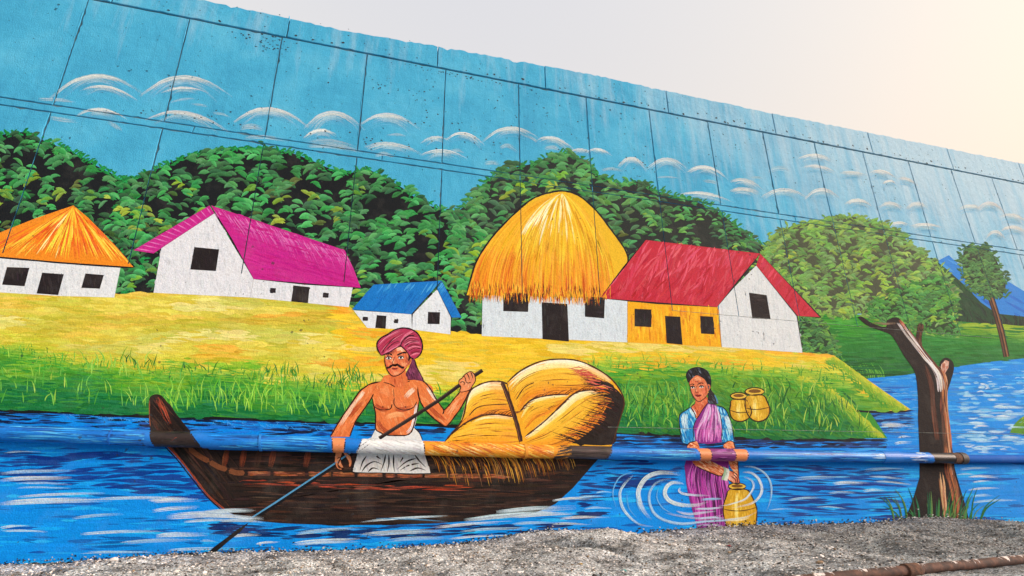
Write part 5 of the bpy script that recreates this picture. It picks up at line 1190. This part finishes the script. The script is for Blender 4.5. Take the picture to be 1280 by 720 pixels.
ZONES = [(-400, -400, BLU), (187, 196, (44, 32, 30)), (236, 256, BLU), (414, 417, SKN), (431, 431, BLU), (452, 446, (226, 224, 222)), (528, 531, (240, 150, 34)), (700, 690, (66, 54, 52)), (764, 757, BLU), (869, 873, SKN), (885, 886, (128, 44, 116)), (915, 916, SKN), (931, 930, BLU), (1160, 1163, (30, 26, 26))]
def zone(x, t):
    c = ZONES[0][2]
    for a, b, col in ZONES:
        if x >= a + (b - a) * (t + 1) / 2: c = col
    return c
def pipe_mesh():
    xs = np.concatenate([np.arange(-260, 1192, 1.2)]); K = 22
    th = np.linspace(-math.pi, math.pi, K + 1)[:-1]
    V = np.concatenate([pipe_pt(xs, np.full(len(xs), t), PR) for t in th]); n = len(xs); F = []; C_ = np.ones((n * K, 4))
    for k in range(K):
        t = math.sin(th[k])
        for i in range(n): C_[k * n + i, :3] = lin(zone(xs[i], t)) * GAIN
        k2 = (k + 1) % K
        for i in range(n - 1): F.append((k * n + i, k * n + i + 1, k2 * n + i + 1, k2 * n + i))
    me = bpy.data.meshes.new('pipe_body'); me.from_pydata(V.tolist(), [], F)
    a = me.color_attributes.new('Col', 'FLOAT_COLOR', 'POINT'); a.data.foreach_set('color', C_.ravel()); me.polygons.foreach_set('use_smooth', np.ones(len(F), bool)); me.update(); return me
pipe = bpy.data.objects.new('painted_pipe', None); COL.objects.link(pipe)
tag(pipe, 'long water pipe along the wall with the mural carried across it', 'pipe')
link('pipe_body', pipe_mesh(), M_PIPE, pipe)
def ring(name, x, w, r0, r1, mat, col=None, par=None, tilt=0):
    K = 22; th = np.linspace(-math.pi, math.pi, K + 1)[:-1]; prof = [(-w / 2, r0), (-w / 2, r1 * .985 + r0 * .015), (-w * .3, r1), (w * .3, r1), (w / 2, r1 * .985 + r0 * .015), (w / 2, r0)]
    V = np.concatenate([pipe_pt(x + dx + tilt * np.sin(th), th, r) for dx, r in prof]); F = []
    for j in range(len(prof) - 1):
        for k in range(K): F.append((j * K + k, j * K + (k + 1) % K, (j + 1) * K + (k + 1) % K, (j + 1) * K + k))
    me = mesh_from(name, V.tolist(), F)
    if col is not None:
        a = me.color_attributes.new('Col', 'FLOAT_COLOR', 'POINT'); a.data.foreach_set('color', np.tile(np.append(lin(col) * GAIN, 1), len(V)))
    return link(name, me, mat, par or pipe)
ring('coupling', 326, 3.0, PR - .01, PR + .010, M_PIPE, (34, 130, 210), tilt=1.5)
ring('coupling', 656, 3.6, PR - .01, PR + .007, M_PIPE, (236, 150, 50))
ring('coupling', 1112, 22, PR - .01, PR + .006, M_PIPE, (30, 120, 205)); ring('coupling', 140, 2.6, PR - .01, PR + .005, M_PIPE, (24, 110, 200))
M_RUST = simple('rusted_iron', (.035, .018, .012), (.16, .075, .04), 22, .85, .8)
M_IRON = simple('black_iron', (.012, .011, .011), (.035, .030, .028), 18, .6, .5)
ring('end_flange', 1201, 7, .02, PR + .012, M_IRON, None); ring('end_plug', 1193.5, 9, .02, PR + .004, M_RUST, None)
me = bpy.data.meshes.new('end_disc'); th = np.linspace(-math.pi, math.pi, 23)[:-1]; me.from_pydata(pipe_pt(np.full(22, 1203.5), th, PR * .98).tolist(), [], [list(range(22))]); link('end_disc', me, M_RUST, pipe)
class PipePaint(Paint):
    def build(s, name, parent, label=None, kind=None):
        px = np.array(s.v, float); yc = np.interp(px[:, 0], [a[0] for a in PC], [a[1] for a in PC])
        Cn = on_wall(px[:, 0], yc, POFF); rp = PR * F_PX / ((Cn - CAM[None, :]) @ FWD)
        t = np.clip((px[:, 1] - yc) / rp, -.999, .999); P = np.concatenate([pipe_pt(px[i:i + 1, 0], np.arcsin(t[i:i + 1]), PR + .0006 + s.o[i] * LV) for i in range(len(px))])
        me = bpy.data.meshes.new(name); me.from_pydata(P.tolist(), [], s.f); a = me.color_attributes.new('Col', 'FLOAT_COLOR', 'POINT')
        c = np.ones((len(s.v), 4)); c[:, :3] = np.minimum(lin(np.array(s.c, float)) * GAIN, .86); a.data.foreach_set('color', c.ravel()); me.update()
        return tag(link(name, me, M_PIPE, parent), label, kind=kind)
q = PipePaint(0)
py_ = lambda x: interp(x, PC)
def pz(x0, x1, n, cols, L, w, slope=0, tr=(-.85, .85)):
    for _ in range(n):
        x = random.uniform(x0, x1); t = random.uniform(*tr) * 10.5 * (1 if x < 700 else .85); l = random.uniform(*L); e = min(x1, x + l)
        P = [(x + (e - x) * k, py_(x + (e - x) * k) + t + slope * (e - x) * (k - .5)) for k in np.linspace(0, 1, 6)]
        P = [(a, min(max(b, py_(a) - 10), py_(a) + 10)) for a, b in P]
        q.stroke(P, random.uniform(*w), jit(random.choice(cols), 12), None, (.4, .4))
WB = ((50, 164, 238), (10, 92, 172), (20, 136, 222), (8, 64, 134), (84, 184, 240), (12, 118, 208))
for a, b, n in ((-200, 184, 150), (260, 410, 70), (766, 866, 46), (934, 1104, 70), (1124, 1156, 12)): pz(a, b, n, WB, (14, 60), (.9, 2.2))
pz(1080, 1105, 8, ((190, 214, 232),), (8, 22), (.8, 1.6), tr=(-.5, .2)); pz(1126, 1154, 8, ((206, 222, 234),), (8, 22), (.8, 1.8), tr=(-.6, .5)); pz(440, 450, 0, WB, (4, 8), (1, 2))
pz(532, 690, 220, ((250, 190, 70), (226, 120, 30), (252, 210, 130), (236, 150, 40), (200, 96, 30)), (10, 26), (.9, 2), .35)
pz(690, 712, 26, ((40, 32, 30), (230, 150, 50)), (8, 22), (1, 2.2), -.2); pz(700, 756, 30, ((84, 70, 66), (48, 40, 38)), (14, 40), (1, 2.4))
pz(200, 236, 20, ((58, 44, 40), (34, 26, 26)), (8, 20), (1, 2.4)); pz(456, 526, 40, ((196, 192, 190), (238, 236, 232)), (8, 24), (.9, 2), .3)
pz(888, 914, 20, ((150, 66, 140), (96, 26, 90), (180, 100, 170)), (6, 18), (1, 2))
q.level = 1.2
q.dry([(213, py_(213) - 10), (220, py_(220)), (229, py_(229) + 10)], 8, (170, 70, 46), 6, .1, 12)
for x in (484, 492): q.stroke([(x + 2, py_(x) - 9), (x, py_(x)), (x - 1, py_(x) + 9)], 1.8, (120, 118, 120))
P = [(468, py_(468) - 11), (455, py_(455) - .5), (440, py_(440) + 10.5)]; q.stroke(sm(P, 5), 5, (36, 30, 32), None, (0, 0))
for x in (421, 426): q.dry([(x, py_(x) - 9), (x + .5, py_(x)), (x + 1, py_(x) + 9)], 3, (250, 206, 170), 4, .2)
for x, sgn in ((873, 1), (880, 1), (920, 1), (925, 1)): q.dry([(x - 1, py_(x) - 8), (x + 2, py_(x)), (x, py_(x) + 8)], 4, (246, 186, 140), 4, .2)
for xa, xb in ((187, 196), (236, 256), (414, 417), (431, 431), (452, 446), (528, 531), (869, 873), (885, 886), (915, 916), (931, 930), (764, 757)):
    q.stroke([(xa + (xb - xa) * k, py_(xa) - 10.4 + 20.8 * k) for k in np.linspace(0, 1, 7)], 1.5, (34, 26, 30), None, (.05, .05))
tag(q.build('paint_strokes', pipe), kind='stuff')
# stand-off brackets behind the pipe
for x in (-150, 140, 400, 690, 940, 1110):
    c = pipe_pt([x], [0], 0)[0]; v = []; f = []
    for xx in (-.03, .03):
        for yy in (c[1] + .02, .02):
            for zz in (-.03, .03): v.append((c[0] + xx, yy, c[2] + zz))
    f = [(0, 1, 3, 2), (4, 6, 7, 5), (0, 4, 5, 1), (2, 3, 7, 6), (0, 2, 6, 4), (1, 5, 7, 3)]
    link('bracket', mesh_from('bracket', v, f), M_IRON, pipe)
# thinner pipe that carries on beyond the flange, tight against the wall
def tube(name, pts, r, mat, parent=None, K=14, col=None):
    pts = [np.array(p, float) for p in pts]; V = []; F = []; n = len(pts)
    for i in range(n):
        d = pts[min(i + 1, n - 1)] - pts[max(i - 1, 0)]; d /= np.linalg.norm(d); a = np.cross(d, (0, 0, 1.0)); a /= np.linalg.norm(a); b = np.cross(a, d)
        for k in range(K): t = 2 * math.pi * k / K; V.append(pts[i] + r * (math.cos(t) * a + math.sin(t) * b))
    for i in range(n - 1):
        for k in range(K): F.append((i * K + k, i * K + (k + 1) % K, (i + 1) * K + (k + 1) % K, (i + 1) * K + k))
    F.append(list(range(K))[::-1]); F.append(list(range((n - 1) * K, n * K)))
    me = mesh_from(name, V, F); me.polygons.foreach_set('use_smooth', np.ones(len(F), bool))
    if col is not None:
        a = me.color_attributes.new('Col', 'FLOAT_COLOR', 'POINT'); a.data.foreach_set('color', np.tile(np.append(lin(col) * GAIN, 1), len(V)))
    return link(name, me, mat, parent)
tp = on_wall(np.linspace(1196, 1500, 24), 573.6 + np.linspace(0, 304, 24) * .004, .075)
M_PIPE2 = paint_material('thin_pipe_paint', relief=.3)
tag(tube('thin_pipe', tp, .066, M_PIPE2, None, col=(18, 92, 176)), 'thin blue pipe running on beyond the black flange of the larger pipe', 'pipe')

# ------------------------------------------------------------------ rusty pipe lying on the ground
def rusty():
    m, n, l, b = new_mat('rust_with_white_spatter')
    co = n.new('ShaderNodeTexCoord').outputs['Object']
    f = noise(n, l, co, 14, 6, .7); r = ramp(n, [(.3, (.014, .008, .007)), (.5, (.060, .028, .020)), (.72, (.15, .07, .045))]); l.new(f.outputs[0], r.inputs[0])
    mp = n.new('ShaderNodeMapping'); mp.inputs['Scale'].default_value = (9, 3, 3); l.new(co, mp.inputs[0])
    f2 = noise(n, l, mp.outputs[0], 2.0, 5, .7); geo = n.new('ShaderNodeNewGeometry'); sp = n.new('ShaderNodeSeparateXYZ'); l.new(geo.outputs['Normal'], sp.inputs[0])
    ma = n.new('ShaderNodeMath'); ma.operation = 'MULTIPLY_ADD'; l.new(sp.outputs[2], ma.inputs[0]); ma.inputs[1].default_value = .13; l.new(f2.outputs[0], ma.inputs[2])
    r2 = ramp(n, [(.66, (0, 0, 0)), (.70, (1, 1, 1))]); l.new(ma.outputs[0], r2.inputs[0])
    c = mixc(n, l, r2.outputs[0], r.outputs[0], (.66, .62, .60)); l.new(c, b.inputs['Base Color']); b.inputs['Roughness'].default_value = .8
    bp = n.new('ShaderNodeBump'); bp.inputs['Strength'].default_value = .6; bp.inputs['Distance'].default_value = .006; l.new(f.outputs[0], bp.inputs['Height']); l.new(bp.outputs[0], b.inputs['Normal'])
    return m
M_RP = rusty()
zg = float(np.mean([ground_z(P[0], P[1]) for P in (on_ground(1060, 719), on_ground(1132, 716), on_ground(1200, 711), on_ground(1275, 706))]))
rr = .034
def on_level(px, py, z): d = ray([px], [py])[0]; return CAM + d * ((z - CAM[2]) / d[2])
A = on_level(1090, 717, zg + rr); B = on_level(1280, 699, zg + rr); dr = (B - A) / np.linalg.norm(B - A)
rp = bpy.data.objects.new('rusty_pipe', None); COL.objects.link(rp); tag(rp, 'rusty iron pipe with white paint spatter lying on the gritty ground', 'pipe')
P0, P1_ = A - dr * 1.6, B + dr * 2.0
ts = np.linspace(0, 1, 40); ln = np.linalg.norm(P1_ - P0)
path = [P0 + (P1_ - P0) * t for t in ts]
tube('pipe_body', path, rr, M_RP, rp, 18)
cpl = on_level(1132, 711.5, zg + rr); tc_ = float(np.dot(cpl - P0, (P1_ - P0)) / ln ** 2)
def along(t): return np.array([np.interp(t, ts, [p_[k] for p_ in path]) for k in range(3)])
tube('coupling', [along(tc_ - .012), along(tc_ - .010), along(tc_ + .010), along(tc_ + .012)], rr * 1.35, M_RUST, rp, 18)
tube('coupling_lip', [along(tc_ + .010), along(tc_ + .017)], rr * 1.18, M_RP, rp, 18)
